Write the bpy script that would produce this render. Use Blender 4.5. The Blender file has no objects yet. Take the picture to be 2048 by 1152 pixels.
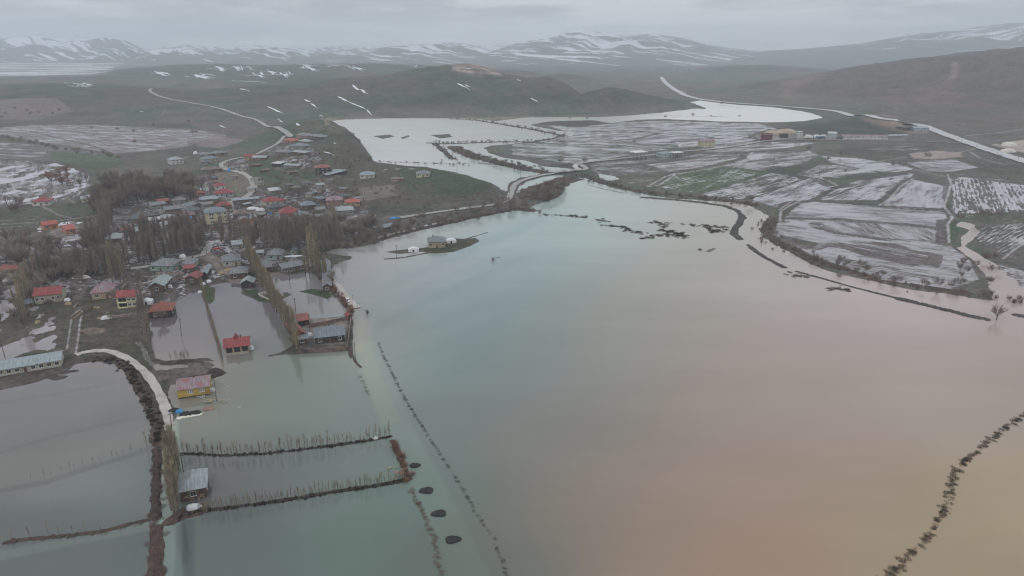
import bpy, math, random
import numpy as np
from mathutils import Vector, Matrix
SC = bpy.context.scene
COL = SC.collection
RAD = math.radians
# ------------------------------------------------------------------ camera
H, PITCH, F = 120.0, RAD(19.4), 1366.0
CP, SP = math.cos(PITCH), math.sin(PITCH)
cam = bpy.data.cameras.new('camera'); cam.sensor_width = 36.0; cam.lens = F/2048*36.0
cam.clip_start = 1.0; cam.clip_end = 80000.0
co = bpy.data.objects.new('camera', cam); COL.objects.link(co)
co.location = (0, 0, H); co.rotation_euler = (math.pi/2-PITCH, 0, 0)
SC.camera = co
SC.view_settings.view_transform = 'Standard'; SC.view_settings.look = 'None'
SC.view_settings.exposure = 0.0; SC.view_settings.gamma = 1.0
SC.cycles.max_bounces = 6; SC.cycles.diffuse_bounces = 2; SC.cycles.glossy_bounces = 3
SC.cycles.transmission_bounces = 2; SC.cycles.volume_bounces = 1; SC.cycles.transparent_max_bounces = 6
SC.cycles.use_denoising = True; SC.cycles.filter_width = 1.2
SC.cycles.caustics_reflective = False; SC.cycles.caustics_refractive = False

def ray(px, py):
    u = (px-1024.0)/F; v = (576.0-py)/F
    return u, CP+v*SP, -SP+v*CP
def flat(px, py, z=0.0):
    """photo pixel -> point on the horizontal plane z"""
    x, y, d = ray(px, py)
    t = (H-z)/(-d) if d < -1e-4 else 3e5
    return (x*t, y*t)
def flatn(P): return np.array([flat(a, b) for a, b in P])
def topix(X, Y, Z):
    zc = Y*CP-(Z-H)*SP; yc = Y*SP+(Z-H)*CP
    zc = np.maximum(zc, 1.0)
    return 1024+F*X/zc, 576-F*yc/zc
# ------------------------------------------------------------------ noise
_rng = np.random.RandomState(7)
_T = _rng.rand(256, 256)
def vnoise(x, y):
    xi = np.floor(x).astype(np.int64); yi = np.floor(y).astype(np.int64)
    fx = x-xi; fy = y-yi
    fx = fx*fx*fx*(fx*(fx*6-15)+10); fy = fy*fy*fy*(fy*(fy*6-15)+10)
    a = _T[xi & 255, yi & 255]; b = _T[(xi+1) & 255, yi & 255]
    c = _T[xi & 255, (yi+1) & 255]; d = _T[(xi+1) & 255, (yi+1) & 255]
    return (a*(1-fx)+b*fx)*(1-fy)+(c*(1-fx)+d*fx)*fy
def fbm(x, y, o=4, s=0.0):
    r = 0; am = 1; t = 0
    for k in range(o):
        c_, s_ = math.cos(k*1.1+.4), math.sin(k*1.1+.4)
        r = r+am*vnoise((x*c_-y*s_)*2**k+s*17.3+k*31.7, (x*s_+y*c_)*2**k+s*9.1+k*11.3); t += am; am *= .5
    return (r/t-.5)*2           # about -1..1
def sm(t):
    t = np.clip(t, 0, 1); return t*t*(3-2*t)
def lin(c):
    c = np.asarray(c, float)/255.0
    return np.where(c <= .04045, c/12.92, ((c+.055)/1.055)**2.4)
LIGHT = 0.87                     # white diffuse ground shows about this radiance
def alb(*c):
    if len(c) == 1: c = c[0]
    return np.clip(lin(c)/LIGHT, .01, .85)
# ------------------------------------------------------------------ geometry tests
def inpoly(x, y, P):
    P = np.asarray(P, float); n = len(P); r = np.zeros(x.shape, bool)
    x0, y0 = P.min(0); x1, y1 = P.max(0)
    idx = np.nonzero((x >= x0) & (x <= x1) & (y >= y0) & (y <= y1))
    if len(idx[0]) == 0: return r
    xs = x[idx]; ys = y[idx]; q = np.zeros(xs.shape, bool)
    for i in range(n):
        ax, ay = P[i]; bx, by = P[(i+1) % n]
        if ay == by: continue
        c = ((ay > ys) != (by > ys)) & (xs < (bx-ax)*(ys-ay)/(by-ay)+ax)
        q ^= c
    r[idx] = q
    return r
def dseg(x, y, P, closed=False, lim=1e9):
    """distance to a polyline, parameter along it"""
    P = np.asarray(P, float); n = len(P)
    D = np.full(x.shape, lim); S = np.zeros(x.shape); acc = 0.0
    for i in range(n if closed else n-1):
        a = P[i]; b = P[(i+1) % n]; ab = b-a; L = math.hypot(*ab)+1e-9
        m = (x > min(a[0], b[0])-lim) & (x < max(a[0], b[0])+lim) & (y > min(a[1], b[1])-lim) & (y < max(a[1], b[1])+lim)
        idx = np.nonzero(m)
        if len(idx[0]):
            xs = x[idx]; ys = y[idx]
            t = np.clip(((xs-a[0])*ab[0]+(ys-a[1])*ab[1])/(L*L), 0, 1)
            d = np.hypot(xs-a[0]-t*ab[0], ys-a[1]-t*ab[1])
            o = D[idx]; w = d < o
            o[w] = d[w]; D[idx] = o
            s = S[idx]; s[w] = acc+t[w]*L; S[idx] = s
        acc += L
    return D, S
# ------------------------------------------------------------------ object helpers
def link(o, parent=None):
    COL.objects.link(o)
    if parent: o.parent = parent
    return o
def tag(o, label=None, cat=None, group=None, kind=None):
    if label: o['label'] = label
    if cat: o['category'] = cat
    if group: o['group'] = group
    if kind: o['kind'] = kind
    return o
def meshobj(name, V, Fc, mat, parent=None, smooth=False):
    me = bpy.data.meshes.new(name); me.from_pydata([tuple(v) for v in V], [], Fc)
    if mat: me.materials.append(mat)
    if smooth: me.polygons.foreach_set('use_smooth', [True]*len(me.polygons))
    me.update()
    return link(bpy.data.objects.new(name, me), parent)
def empty(name, loc, rz=0.0):
    o = bpy.data.objects.new(name, None); o.location = loc; o.rotation_euler = (0, 0, rz); o.empty_display_size = .5
    return link(o)
def copytree(o, parent=None):
    c = o.copy(); link(c, parent)
    for ch in o.children: copytree(ch, c)
    return c
class MB:
    def __init__(s): s.V = []; s.F = []
    def box(s, x0, x1, y0, y1, z0, z1):
        n = len(s.V)
        s.V += [(x0, y0, z0), (x1, y0, z0), (x1, y1, z0), (x0, y1, z0), (x0, y0, z1), (x1, y0, z1), (x1, y1, z1), (x0, y1, z1)]
        s.F += [tuple(n+i for i in f) for f in ((0, 3, 2, 1), (4, 5, 6, 7), (0, 1, 5, 4), (1, 2, 6, 5), (2, 3, 7, 6), (3, 0, 4, 7))]
        return s
    def poly(s, V, Fs):
        n = len(s.V); s.V += list(V); s.F += [tuple(n+i for i in f) for f in Fs]; return s
    def tube(s, a, b, ra, rb, k=5, cap=True):
        a = Vector(a); b = Vector(b); d = (b-a)
        if d.length < 1e-6: return s
        d.normalize(); u = d.orthogonal().normalized(); w = d.cross(u); n = len(s.V)
        for p, r in ((a, ra), (b, rb)):
            for i in range(k):
                t = 2*math.pi*i/k; s.V.append(tuple(p+u*math.cos(t)*r+w*math.sin(t)*r))
        s.F += [(n+i, n+(i+1) % k, n+k+(i+1) % k, n+k+i) for i in range(k)]
        if cap: s.F += [tuple(range(n+k, n+2*k)), tuple(reversed(range(n, n+k)))]
        return s
    def blade(s, a, b, w, rnd):
        a = Vector(a); b = Vector(b); d = (b-a)
        u = d.cross(Vector((rnd.uniform(-1, 1), rnd.uniform(-1, 1), rnd.uniform(-1, 1))))
        if u.length < 1e-6: return s
        u = u.normalized()*w*.5; n = len(s.V)
        s.V += [tuple(a-u), tuple(a+u), tuple(b)]; s.F.append((n, n+1, n+2)); return s
    def build(s, name, mat, parent=None, smooth=False): return meshobj(name, s.V, s.F, mat, parent, smooth)
# ------------------------------------------------------------------ materials
_mats = {}
def newmat(name):
    m = bpy.data.materials.new(name); m.use_nodes = True
    nt = m.node_tree; b = nt.nodes['Principled BSDF']
    return m, nt, b
def N(nt, typ, **kw):
    n = nt.nodes.new(typ)
    for k, v in kw.items():
        if k.startswith('i_'):
            key = k[2:]
            n.inputs[int(key) if key.isdigit() else key].default_value = v
        else: setattr(n, k, v)
    return n
def math_(nt, op, a, b=None, c=None, clamp=False):
    n = nt.nodes.new('ShaderNodeMath'); n.operation = op; n.use_clamp = clamp
    for i, v in enumerate((a, b, c)):
        if v is None: continue
        if isinstance(v, (int, float)): n.inputs[i].default_value = v
        else: nt.links.new(v, n.inputs[i])
    return n.outputs[0]
def mixc(nt, f, a, b, bt='MIX'):
    n = nt.nodes.new('ShaderNodeMix'); n.data_type = 'RGBA'; n.blend_type = bt
    for s, v in ((n.inputs[0], f), (n.inputs[6], a), (n.inputs[7], b)):
        if isinstance(v, (int, float)): s.default_value = v
        elif isinstance(v, (tuple, list, np.ndarray)): s.default_value = (float(v[0]), float(v[1]), float(v[2]), 1)
        else: nt.links.new(v, s)
    return n.outputs[2]
def ramp(nt, f, a, b, lo=0.0, hi=1.0):
    n = nt.nodes.new('ShaderNodeMapRange'); n.clamp = True; n.interpolation_type = 'SMOOTHSTEP'
    nt.links.new(f, n.inputs[0])
    for i, v in ((1, a), (2, b), (3, lo), (4, hi)):
        if isinstance(v, (int, float)): n.inputs[i].default_value = v
        else: nt.links.new(v, n.inputs[i])
    return n.outputs[0]
def noise(nt, vec, scale, detail=3.0, rough=.55):
    n = nt.nodes.new('ShaderNodeTexNoise'); n.inputs['Scale'].default_value = scale
    n.inputs['Detail'].default_value = detail; n.inputs['Roughness'].default_value = rough
    if vec is not None: nt.links.new(vec, n.inputs['Vector'])
    return n.outputs['Fac']
def simple(c, rough=.9, var=.25, scale=.6, dirt=None, key=None):
    """matt surface with blotches and optional dirt colour"""
    k = ('s', tuple(np.round(c, 3)), rough, var, scale, None if dirt is None else tuple(dirt), key)
    if k in _mats: return _mats[k]
    m, nt, b = newmat('surface'); tc = N(nt, 'ShaderNodeTexCoord').outputs['Object']
    f = ramp(nt, noise(nt, tc, scale, 4), .3, .7)
    c = np.asarray(c)
    col = mixc(nt, f, c*(1-var), np.clip(c*(1+var), 0, .9))
    if dirt is not None:
        g = ramp(nt, noise(nt, tc, scale*.45, 5, .7), .48, .66)
        col = mixc(nt, g, col, dirt)
    nt.links.new(col, b.inputs['Base Color']); b.inputs['Roughness'].default_value = rough
    _mats[k] = m; return m
def roofmat(c, rust=None, amt=.5):
    """corrugated sheet metal: ribs running down the slope, weather stains"""
    k = ('r', tuple(c), rust, amt)
    if k in _mats: return _mats[k]
    m, nt, b = newmat('sheet_metal_roof'); tc = N(nt, 'ShaderNodeTexCoord').outputs['Object']
    base = alb(c)*.66; base = base*.74+base.mean()*.26; oi = N(nt, 'ShaderNodeObjectInfo')
    mp = N(nt, 'ShaderNodeMapping'); nt.links.new(tc, mp.inputs[0]); mp.inputs['Scale'].default_value = (1.6, .22, .4)
    st = noise(nt, mp.outputs[0], 1.2, 4, .65)
    col = mixc(nt, ramp(nt, st, .3, .7), base*.78, np.clip(base*1.22, 0, .8))
    sep = N(nt, 'ShaderNodeSeparateXYZ'); nt.links.new(tc, sep.inputs[0])
    rib = math_(nt, 'SINE', math_(nt, 'MULTIPLY', sep.outputs[0], 2*math.pi/1.0))
    seam = ramp(nt, rib, .86, 1.0)
    col = mixc(nt, math_(nt, 'MULTIPLY', seam, .35), col, base*.45)
    if rust is not None:
        q = ramp(nt, noise(nt, tc, .28, 4, .6), .62-amt*.3, .72-amt*.2)
        col = mixc(nt, q, col, alb(rust)*.8)
    d = ramp(nt, noise(nt, tc, .9, 5, .75), .60, .75)
    col = mixc(nt, math_(nt, 'MULTIPLY', d, .55), col, (.07, .06, .055))
    nt.links.new(col, b.inputs['Base Color']); b.inputs['Roughness'].default_value = .5
    b.inputs['Specular IOR Level'].default_value = .22
    bp = N(nt, 'ShaderNodeBump'); bp.inputs['Strength'].default_value = .4; bp.inputs['Distance'].default_value = .05
    nt.links.new(rib, bp.inputs['Height']); nt.links.new(bp.outputs[0], b.inputs['Normal'])
    _mats[k] = m; return m
# ------------------------------------------------------------------ sky, sun
W = bpy.data.worlds.new('World'); SC.world = W; W.use_nodes = True
nt = W.node_tree; bg = nt.nodes['Background']
SUN_EL, SUN_AZ = RAD(48), RAD(200)
sky = N(nt, 'ShaderNodeTexSky'); sky.sky_type = 'NISHITA'; sky.sun_disc = False
sky.sun_elevation = SUN_EL; sky.sun_rotation = SUN_AZ; sky.altitude = 1900
tc = N(nt, 'ShaderNodeTexCoord').outputs['Generated']
sp = N(nt, 'ShaderNodeSeparateXYZ'); nt.links.new(tc, sp.inputs[0])
el = sp.outputs[2]
mp = N(nt, 'ShaderNodeMapping'); nt.links.new(tc, mp.inputs[0]); mp.inputs['Scale'].default_value = (6.5, 6.5, 46)
n1 = noise(nt, mp.outputs[0], 1.0, 5, .55)
mp2 = N(nt, 'ShaderNodeMapping'); nt.links.new(tc, mp2.inputs[0]); mp2.inputs['Scale'].default_value = (1.6, 1.6, 12); mp2.inputs['Location'].default_value = (3.1, .4, 1.7)
n2 = noise(nt, mp2.outputs[0], 1.0, 3, .5)
v = math_(nt, 'ADD', math_(nt, 'MULTIPLY', n1, .55), math_(nt, 'MULTIPLY', n2, .45))
cl = mixc(nt, ramp(nt, v, .42, .58), (4.6, 4.95, 5.3), (7.3, 7.65, 7.95))      # cloud deck, in the sky's own units
gr = ramp(nt, el, .0, .55, .94, 1.5)                                        # overcast: brighter overhead
cl = mixc(nt, 1.0, cl, N(nt, 'ShaderNodeCombineColor').outputs[0], 'MULTIPLY')
cc = [n for n in nt.nodes if n.bl_idname == 'ShaderNodeCombineColor'][-1]
for i in range(3): nt.links.new(gr, cc.inputs[i])
out = mixc(nt, .93, sky.outputs[0], cl)
nt.links.new(out, bg.inputs['Color']); bg.inputs['Strength'].default_value = .1
sl = bpy.data.lights.new('sun', 'SUN'); sl.energy = .6; sl.angle = RAD(25); sl.color = (1, .97, .93)
so = bpy.data.objects.new('sun', sl); link(so)
so.rotation_euler = (math.pi/2-SUN_EL, 0, math.pi-SUN_AZ)
# ------------------------------------------------------------------ the ground grid: rows by distance, columns by bearing
rows_py = np.concatenate([np.arange(1900, 1200, -14), np.arange(1200, 600, -2.3), np.arange(600, 300, -1.25), np.arange(300, 140, -.75), np.arange(140, 122, -1.0)])
Yr = np.array([flat(1024, p)[1] for p in rows_py])
Yr = np.concatenate([[6, 25, 45], Yr, Yr[-1]*np.array([1.08, 1.2, 1.5, 2.0, 3.0, 5.0])])
Ar = np.linspace(-1.12, 1.12, 1100)
NY, NA = len(Yr), len(Ar)
GY, GA = np.meshgrid(Yr, Ar, indexing='ij')
GX = GA*np.maximum(GY, 60.0)
PX0, PY0 = topix(GX, GY, 0*GX)          # the photo pixel of each ground point, at water level
SCL = np.clip(GY/300.0, .5, 4)
WX = fbm(GX/9, GY/9, 4, 1)*2.2+fbm(GX/38, GY/38, 3, 2)*3.5*np.clip(GY/500, .4, 1.5)   # ragged shore, metres
# ------------------------------------------------------------------ hills: (px, y of foot, y of top, distance of crest, distance of back)
HILLS = [
 # the hill the upper village stands on, and the bluff above the lake
 (dict(p=1.0, n=.12), [(400, 345, 296, 840, 1000), (440, 372, 297, 860, 1000), (480, 402, 286, 900, 1100), (520, 412, 272, 940, 1150), (570, 418, 257, 950, 1200), (620, 420, 245, 930, 1130), (655, 405, 242, 900, 1040), (690, 375, 256, 860, 950), (718, 345, 280, 820, 890), (737, 318, 306, 780, 830), (750, 310, 330, 760, 800)]),
 (dict(p=.9, n=.06), [(690, 432, 338, 700, 800), (740, 430, 336, 700, 790), (800, 428, 334, 690, 750), (870, 425, 341, 662, 715), (930, 420, 353, 636, 675), (985, 408, 369, 606, 640), (1015, 398, 392, 580, 600)]),
 # rolling plateau behind the village
 (dict(p=.8, n=.15), [(-500, 268, 170, 1900, 2500), (0, 268, 173, 1900, 2500), (90, 264, 168, 1900, 2500), (180, 262, 170, 1950, 2500), (290, 262, 178, 1850, 2400), (360, 262, 185, 1750, 2300), (430, 258, 182, 1800, 2300), (520, 250, 172, 1850, 2300), (600, 246, 172, 1850, 2200), (660, 243, 180, 1700, 2000)]),
 (dict(p=.8, n=.2), [(-500, 200, 148, 2900, 3600), (60, 200, 156, 2800, 3400), (200, 200, 150, 2900, 3500), (330, 195, 158, 2700, 3300), (480, 195, 152, 2800, 3400), (600, 200, 150, 2600, 3200), (700, 200, 160, 2400, 3000)]),
 # central hills beyond the upper lake
 (dict(p=.75, n=.22), [(480, 246, 200, 1700, 2100), (560, 243, 182, 1850, 2300), (640, 240, 165, 1900, 2400), (700, 238, 157, 1900, 2400), (770, 238, 152, 1900, 2400), (840, 237, 138, 1920, 2400), (905, 237, 129, 1950, 2400), (930, 237, 128, 1950, 2400), (965, 237, 134, 1950, 2400), (1005, 237, 146, 1920, 2300), (1050, 228, 155, 1850, 2200), (1095, 228, 156, 1800, 2200), (1130, 228, 166, 1750, 2100), (1155, 228, 185, 1700, 2000), (1180, 228, 212, 1600, 1800)]),
 (dict(p=.8, n=.2), [(560, 250, 225, 1400, 1550), (610, 246, 204, 1480, 1700), (660, 242, 190, 1520, 1750), (710, 240, 187, 1540, 1800), (770, 239, 200, 1480, 1700), (830, 238, 222, 1380, 1500)]),
 (dict(p=.75, n=.22), [(800, 238, 226, 1330, 1450), (860, 238, 208, 1400, 1600), (930, 238, 193, 1460, 1700), (1000, 234, 178, 1500, 1750), (1050, 231, 171, 1520, 1800), (1095, 230, 180, 1500, 1750), (1130, 230, 202, 1420, 1600), (1160, 229, 225, 1380, 1440)]),
 (dict(p=.75, n=.15), [(1090, 230, 226, 1360, 1420), (1130, 230, 202, 1420, 1600), (1170, 230, 186, 1480, 1700), (1215, 228, 176, 1520, 1750), (1250, 227, 180, 1520, 1720), (1290, 224, 191, 1520, 1700), (1330, 223, 198, 1510, 1650), (1365, 218, 204, 1500, 1620), (1392, 214, 212, 1480, 1560), (1402, 213, 216, 1460, 1520)]),
 # long low ridges with snow streaks
 (dict(p=.8, n=.25), [(80, 168, 156, 3000, 3800), (170, 168, 149, 3200, 3900), (250, 168, 138, 3400, 4100), (340, 168, 131, 3500, 4200), (430, 166, 128, 3500, 4200), (520, 165, 131, 3450, 4200), (620, 165, 129, 3450, 4200), (740, 163, 128, 3450, 4200), (850, 160, 131, 3400, 4200), (950, 160, 137, 3300, 4000), (1040, 160, 141, 3200, 3900), (1085, 160, 152, 3000, 3600)]),
 (dict(p=.8, n=.15), [(1040, 172, 168, 2550, 2900), (1085, 172, 153, 2750, 3200), (1125, 172, 148, 2850, 3300), (1165, 172, 153, 2750, 3200), (1212, 170, 168, 2550, 2900)]),
 (dict(p=.8, n=.15), [(1240, 160, 156, 3000, 3300), (1275, 162, 151, 3200, 3700), (1310, 162, 149, 3300, 3800), (1345, 162, 151, 3300, 3800), (1375, 162, 158, 3000, 3300)]),
 (dict(p=.8, n=.15), [(1330, 160, 150, 3500, 4200), (1400, 158, 140, 3700, 4500), (1470, 158, 131, 3900, 4700), (1540, 158, 131, 3900, 4700), (1640, 158, 138, 3700, 4300), (1720, 158, 156, 3000, 3800)]),
 # big hill on the right
 (dict(p=.85, n=.28), [(1370, 190, 186, 1950, 2200), (1410, 195, 181, 2000, 2400), (1470, 203, 174, 2100, 2500), (1530, 209, 166, 2150, 2600), (1580, 213, 158, 2200, 2700), (1650, 218, 145, 2300, 2800), (1710, 222, 133, 2350, 2900), (1760, 227, 125, 2350, 2900), (1830, 231, 116, 2350, 3000), (1890, 236, 112, 2350, 3000), (1960, 243, 103, 2350, 3000), (2060, 252, 96, 2350, 3000), (2250, 262, 86, 2350, 3000), (2700, 290, 70, 2350, 3000)]),
 (dict(p=.9, n=.25), [(1780, 240, 238, 1250, 1500), (1850, 240, 205, 1700, 2000), (1930, 246, 190, 1800, 2100), (2000, 252, 188, 1800, 2100), (2080, 258, 180, 1800, 2200), (2400, 300, 160, 1900, 2300)]),
 (dict(p=.7, n=.22), [(1500, 275, 266, 1060, 1120), (1560, 272, 254, 1100, 1200), (1620, 272, 246, 1140, 1240), (1680, 272, 237, 1180, 1280), (1730, 272, 231, 1180, 1290), (1765, 272, 232, 1170, 1270), (1792, 272, 240, 1140, 1220), (1812, 270, 258, 1080, 1130)]),
 (dict(p=.7, n=.25), [(1850, 258, 252, 1130, 1250), (1880, 262, 238, 1200, 1350), (1920, 264, 232, 1250, 1400), (1980, 266, 228, 1280, 1450), (2050, 268, 222, 1300, 1500), (2300, 280, 200, 1400, 1700)]),
]
def hill_height(X, Y, opt, rows, wob=0.0):
    A = []; Yf = []; Yc = []; Yb = []; Zc = []
    for (px, yf, yt, c, b) in rows:
        u, dy, dz = ray(px, yt); A.append(u/dy); Yc.append(c); Yb.append(b); Zc.append(max(0., H+c*dz/dy)); Yf.append(min(flat(px, yf)[1], c-12))
    a = X/np.maximum(Y, 1); a = a+wob
    yf = np.interp(a, A, Yf); yc = np.interp(a, A, Yc); yb = np.interp(a, A, Yb); zc = np.interp(a, A, Zc)
    w = (A[-1]-A[0])*.06
    zc = zc*sm((a-A[0]+w)/w)*sm((A[-1]+w-a)/w)
    t = np.clip((Y-yf)/np.maximum(yc-yf, 5), 0, 1); t2 = np.clip((Y-yc)/np.maximum(yb-yc, 5), 0, 1)
    pr = np.where(t < 1, (.35*t+.65*sm(t))**opt['p'], 1-sm(t2))
    z = zc*pr
    return z, t*(1-t2)
BASE = .55+.35*fbm(GX/70, GY/70, 3, 4)+.10*fbm(GX/8, GY/8, 3, 5)
Z = BASE.copy()
RID = 1-np.abs(fbm(GX/210, GY/260, 4, 6))*2.2
RID2 = 1-np.abs(fbm(GX/75, GY/90, 3, 8))*2.0
HM = np.zeros_like(Z)
for opt, rows in HILLS:
    wob = fbm(GX/400, GY/400, 2, 9)*.004
    z, b = hill_height(GX, GY, opt, rows, wob)
    z = z*(1+opt['n']*1.7*(.55*(RID-.6)+.45*(RID2-.5))*np.clip(4*b*(1-b)+.05, 0, 1))
    z = z+(fbm(GX/25, GY/25, 3, 12)*.03)*np.minimum(z, 40)
    HM = np.maximum(HM, z)
Z = Z+np.maximum(HM, 0)
Z += sm((GY-7000)/9000)*20
# knob of brown rock on the central hill
bx, by = flat(960, 137, 42); kx = np.hypot(GX-(-.046*1930), (GY-1935))
# ------------------------------------------------------------------ water areas (photo pixels of the shore)
WATER = {
 'lake': [(703, 640), (712, 622), (700, 604), (683, 582), (668, 560), (655, 545), (668, 530), (690, 521), (686, 512), (655, 505), (660, 497), (700, 496), (745, 489), (760, 480), (748, 474), (790, 466), (840, 453), (900, 441), (960, 430), (1010, 422), (1040, 417), (1062, 416), (1070, 408), (1100, 400), (1122, 388), (1130, 372), (1140, 356),
          (1180, 354), (1203, 364), (1240, 379), (1290, 389), (1340, 396), (1400, 400), (1460, 404), (1500, 411), (1530, 424), (1546, 442), (1532, 462), (1527, 475), (1560, 495), (1600, 517), (1660, 541), (1720, 557), (1790, 572), (1850, 584), (1900, 588), (1935, 596), (1990, 602), (2048, 608), (2400, 650), (2600, 2100), (-600, 2100), (-600, 800), (0, 779),
          (70, 763), (130, 743), (155, 726), (200, 723), (240, 728), (262, 745), (280, 775), (300, 805), (318, 850), (346, 850), (350, 835), (338, 795), (335, 768), (352, 766), (380, 772), (425, 762), (427, 744), (405, 738), (330, 745), (312, 741), (305, 729), (330, 726), (405, 722), (430, 722), (440, 716), (452, 722), (700, 722)],
 'plots': [(430, 726), (416, 716), (330, 722), (306, 716), (303, 690), (298, 645), (330, 630), (345, 606), (375, 592), (395, 578), (412, 584), (424, 570), (450, 566), (480, 570), (492, 577), (520, 566), (536, 556), (575, 550), (620, 546), (640, 563), (664, 590), (688, 615), (698, 634), (702, 730)],
 'upper': [(650, 244), (700, 236), (790, 233), (880, 234), (960, 239), (1000, 243), (1040, 250), (1085, 259), (1112, 268), (1105, 276), (1060, 284), (1020, 289), (985, 291), (968, 297), (985, 308), (1005, 316), (1050, 322), (1090, 333), (1120, 336), (1145, 337), (1146, 341), (1080, 347), (1040, 356), (1022, 366), (1016, 386), (985, 371), (950, 356), (905, 343), (850, 334), (790, 329), (745, 325), (728, 316), (733, 298), (722, 283), (705, 267), (690, 257), (665, 249)],
 'inner': [(1034, 388), (1032, 378), (1048, 364), (1082, 354), (1130, 347), (1138, 356), (1120, 364), (1090, 376), (1060, 386)],
 'ox': [(990, 243), (1020, 238), (1060, 234.5), (1140, 234.5), (1200, 234.5), (1260, 231), (1310, 227), (1370, 220), (1402, 214), (1382, 204), (1402, 201), (1430, 205), (1480, 210), (1540, 214), (1600, 222), (1640, 231), (1647, 236), (1610, 242), (1540, 245), (1450, 243), (1400, 241), (1330, 238), (1270, 240), (1222, 246), (1203, 244), (1185, 240.5), (1120, 241.5), (1075, 246), (1060, 249), (1085, 255), (1120, 262), (1150, 266), (1140, 272), (1110, 268), (1060, 255)],
 'pond': [(1200, 349), (1228, 352), (1238, 358), (1222, 362), (1202, 358)],
 'ditch': [(1908, 452), (1920, 442), (1945, 447), (1960, 465), (1945, 478), (1930, 492), (1955, 505), (1985, 525), (2010, 545), (2048, 575), (2100, 610), (2030, 612), (1990, 600), (1985, 570), (1955, 532), (1918, 498), (1926, 476), (1940, 460)],
}
SEMI = [  # half-drowned ground: (polygon, bias of height, strength)
 ([(-100, 325), (60, 326), (110, 322), (185, 345), (190, 370), (130, 395), (40, 408), (-100, 415)], .07, 1.0),
 ([(-60, 570), (70, 590), (130, 630), (135, 700), (130, 725), (0, 745), (-60, 750)], .02, 1.0),
 ([(165, 620), (280, 610), (300, 690), (290, 700), (215, 690), (165, 690)], .14, 1.0),
 ([(60, 440), (180, 440), (190, 495), (60, 520)], .10, 1.0),
 ([(300, 590), (430, 560), (440, 620), (330, 660)], .10, 1.0),
 ([(1545, 435), (1580, 425), (1700, 440), (1880, 470), (1930, 500), (1960, 560), (1900, 580), (1700, 540), (1560, 480)], .10, .8),
 ([(-60, 540), (60, 560), (60, 600), (-60, 600)], .1, 1.0),
]
shore = np.full(Z.shape, -1e3)
for k, P in WATER.items():
    Q = flatn([(a, min(b, 2400)) for a, b in P])
    ins = inpoly(GX, GY, Q); d, _ = dseg(GX, GY, Q, True, 40.0)
    shore = np.maximum(shore, np.where(ins, d, -d))
GREENIN = [ # land standing inside the water areas: (polygon, height)
 ([(570, 700), (585, 690), (600, 640), (700, 632), (706, 640), (697, 703), (590, 708), (560, 705)], .8),
 ([(512, 600), (530, 590), (575, 584), (583, 590), (560, 600), (530, 606)], .6),
 ([(596, 583), (625, 577), (655, 582), (664, 592), (655, 597), (620, 588)], .35),
 ([(483, 578), (515, 578), (530, 600), (520, 604), (490, 590)], .35),
 ([(400, 573), (428, 575), (430, 600), (420, 608), (408, 600)], .35),
 ([(770, 504), (800, 500), (835, 497), (860, 494), (885, 481), (905, 476), (930, 478), (950, 476), (958, 482), (940, 492), (905, 504), (870, 507), (840, 503), (800, 508)], .6),
 ([(560, 705), (590, 690), (600, 700), (590, 710), (555, 708)], .5),
 ([(340, 740), (360, 748), (352, 770), (336, 770)], .4),
 ([(860, 270), (900, 268), (905, 274), (880, 277)], .25), ([(745, 272), (780, 269), (790, 273), (765, 278)], .35), ([(800, 276), (818, 270), (820, 273), (806, 278)], .3),
]
sd = shore+WX*np.clip(.35+GY/900, .3, 1.0)
Z = np.where(HM < 1.2, np.where(sd > 0, np.minimum(Z, np.clip(-.03-sd*.12, -1.2, 0)), np.minimum(Z, .06-sd*.10+.0*Z)), Z)
land_t = sm((-sd)/4.0)
for P, bias, s in SEMI:
    Q = flatn(P); ins = inpoly(GX, GY, Q); d, _ = dseg(GX, GY, Q, True, 12.0)
    w = sm(np.where(ins, d, -d)/10+.3)*s
    hz = bias+.42*fbm(GX/13, GY/22, 4, 15)+.10*fbm(GX/2.5, GY/2.5, 2, 16)
    Z = np.where((sd < 0) & (HM < 1.5), Z*(1-w)+hz*w, Z)
for P, h in GREENIN:
    Q = flatn(P); ins = inpoly(GX, GY, Q); d, _ = dseg(GX, GY, Q, True, 10.0)
    q = np.where(ins, d, -d)+WX*.25
    Z = np.where(q > -1, np.maximum(Z, np.minimum(q*.25, h)*(.8+.3*fbm(GX/3, GY/3, 2, 18))), Z)
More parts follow.
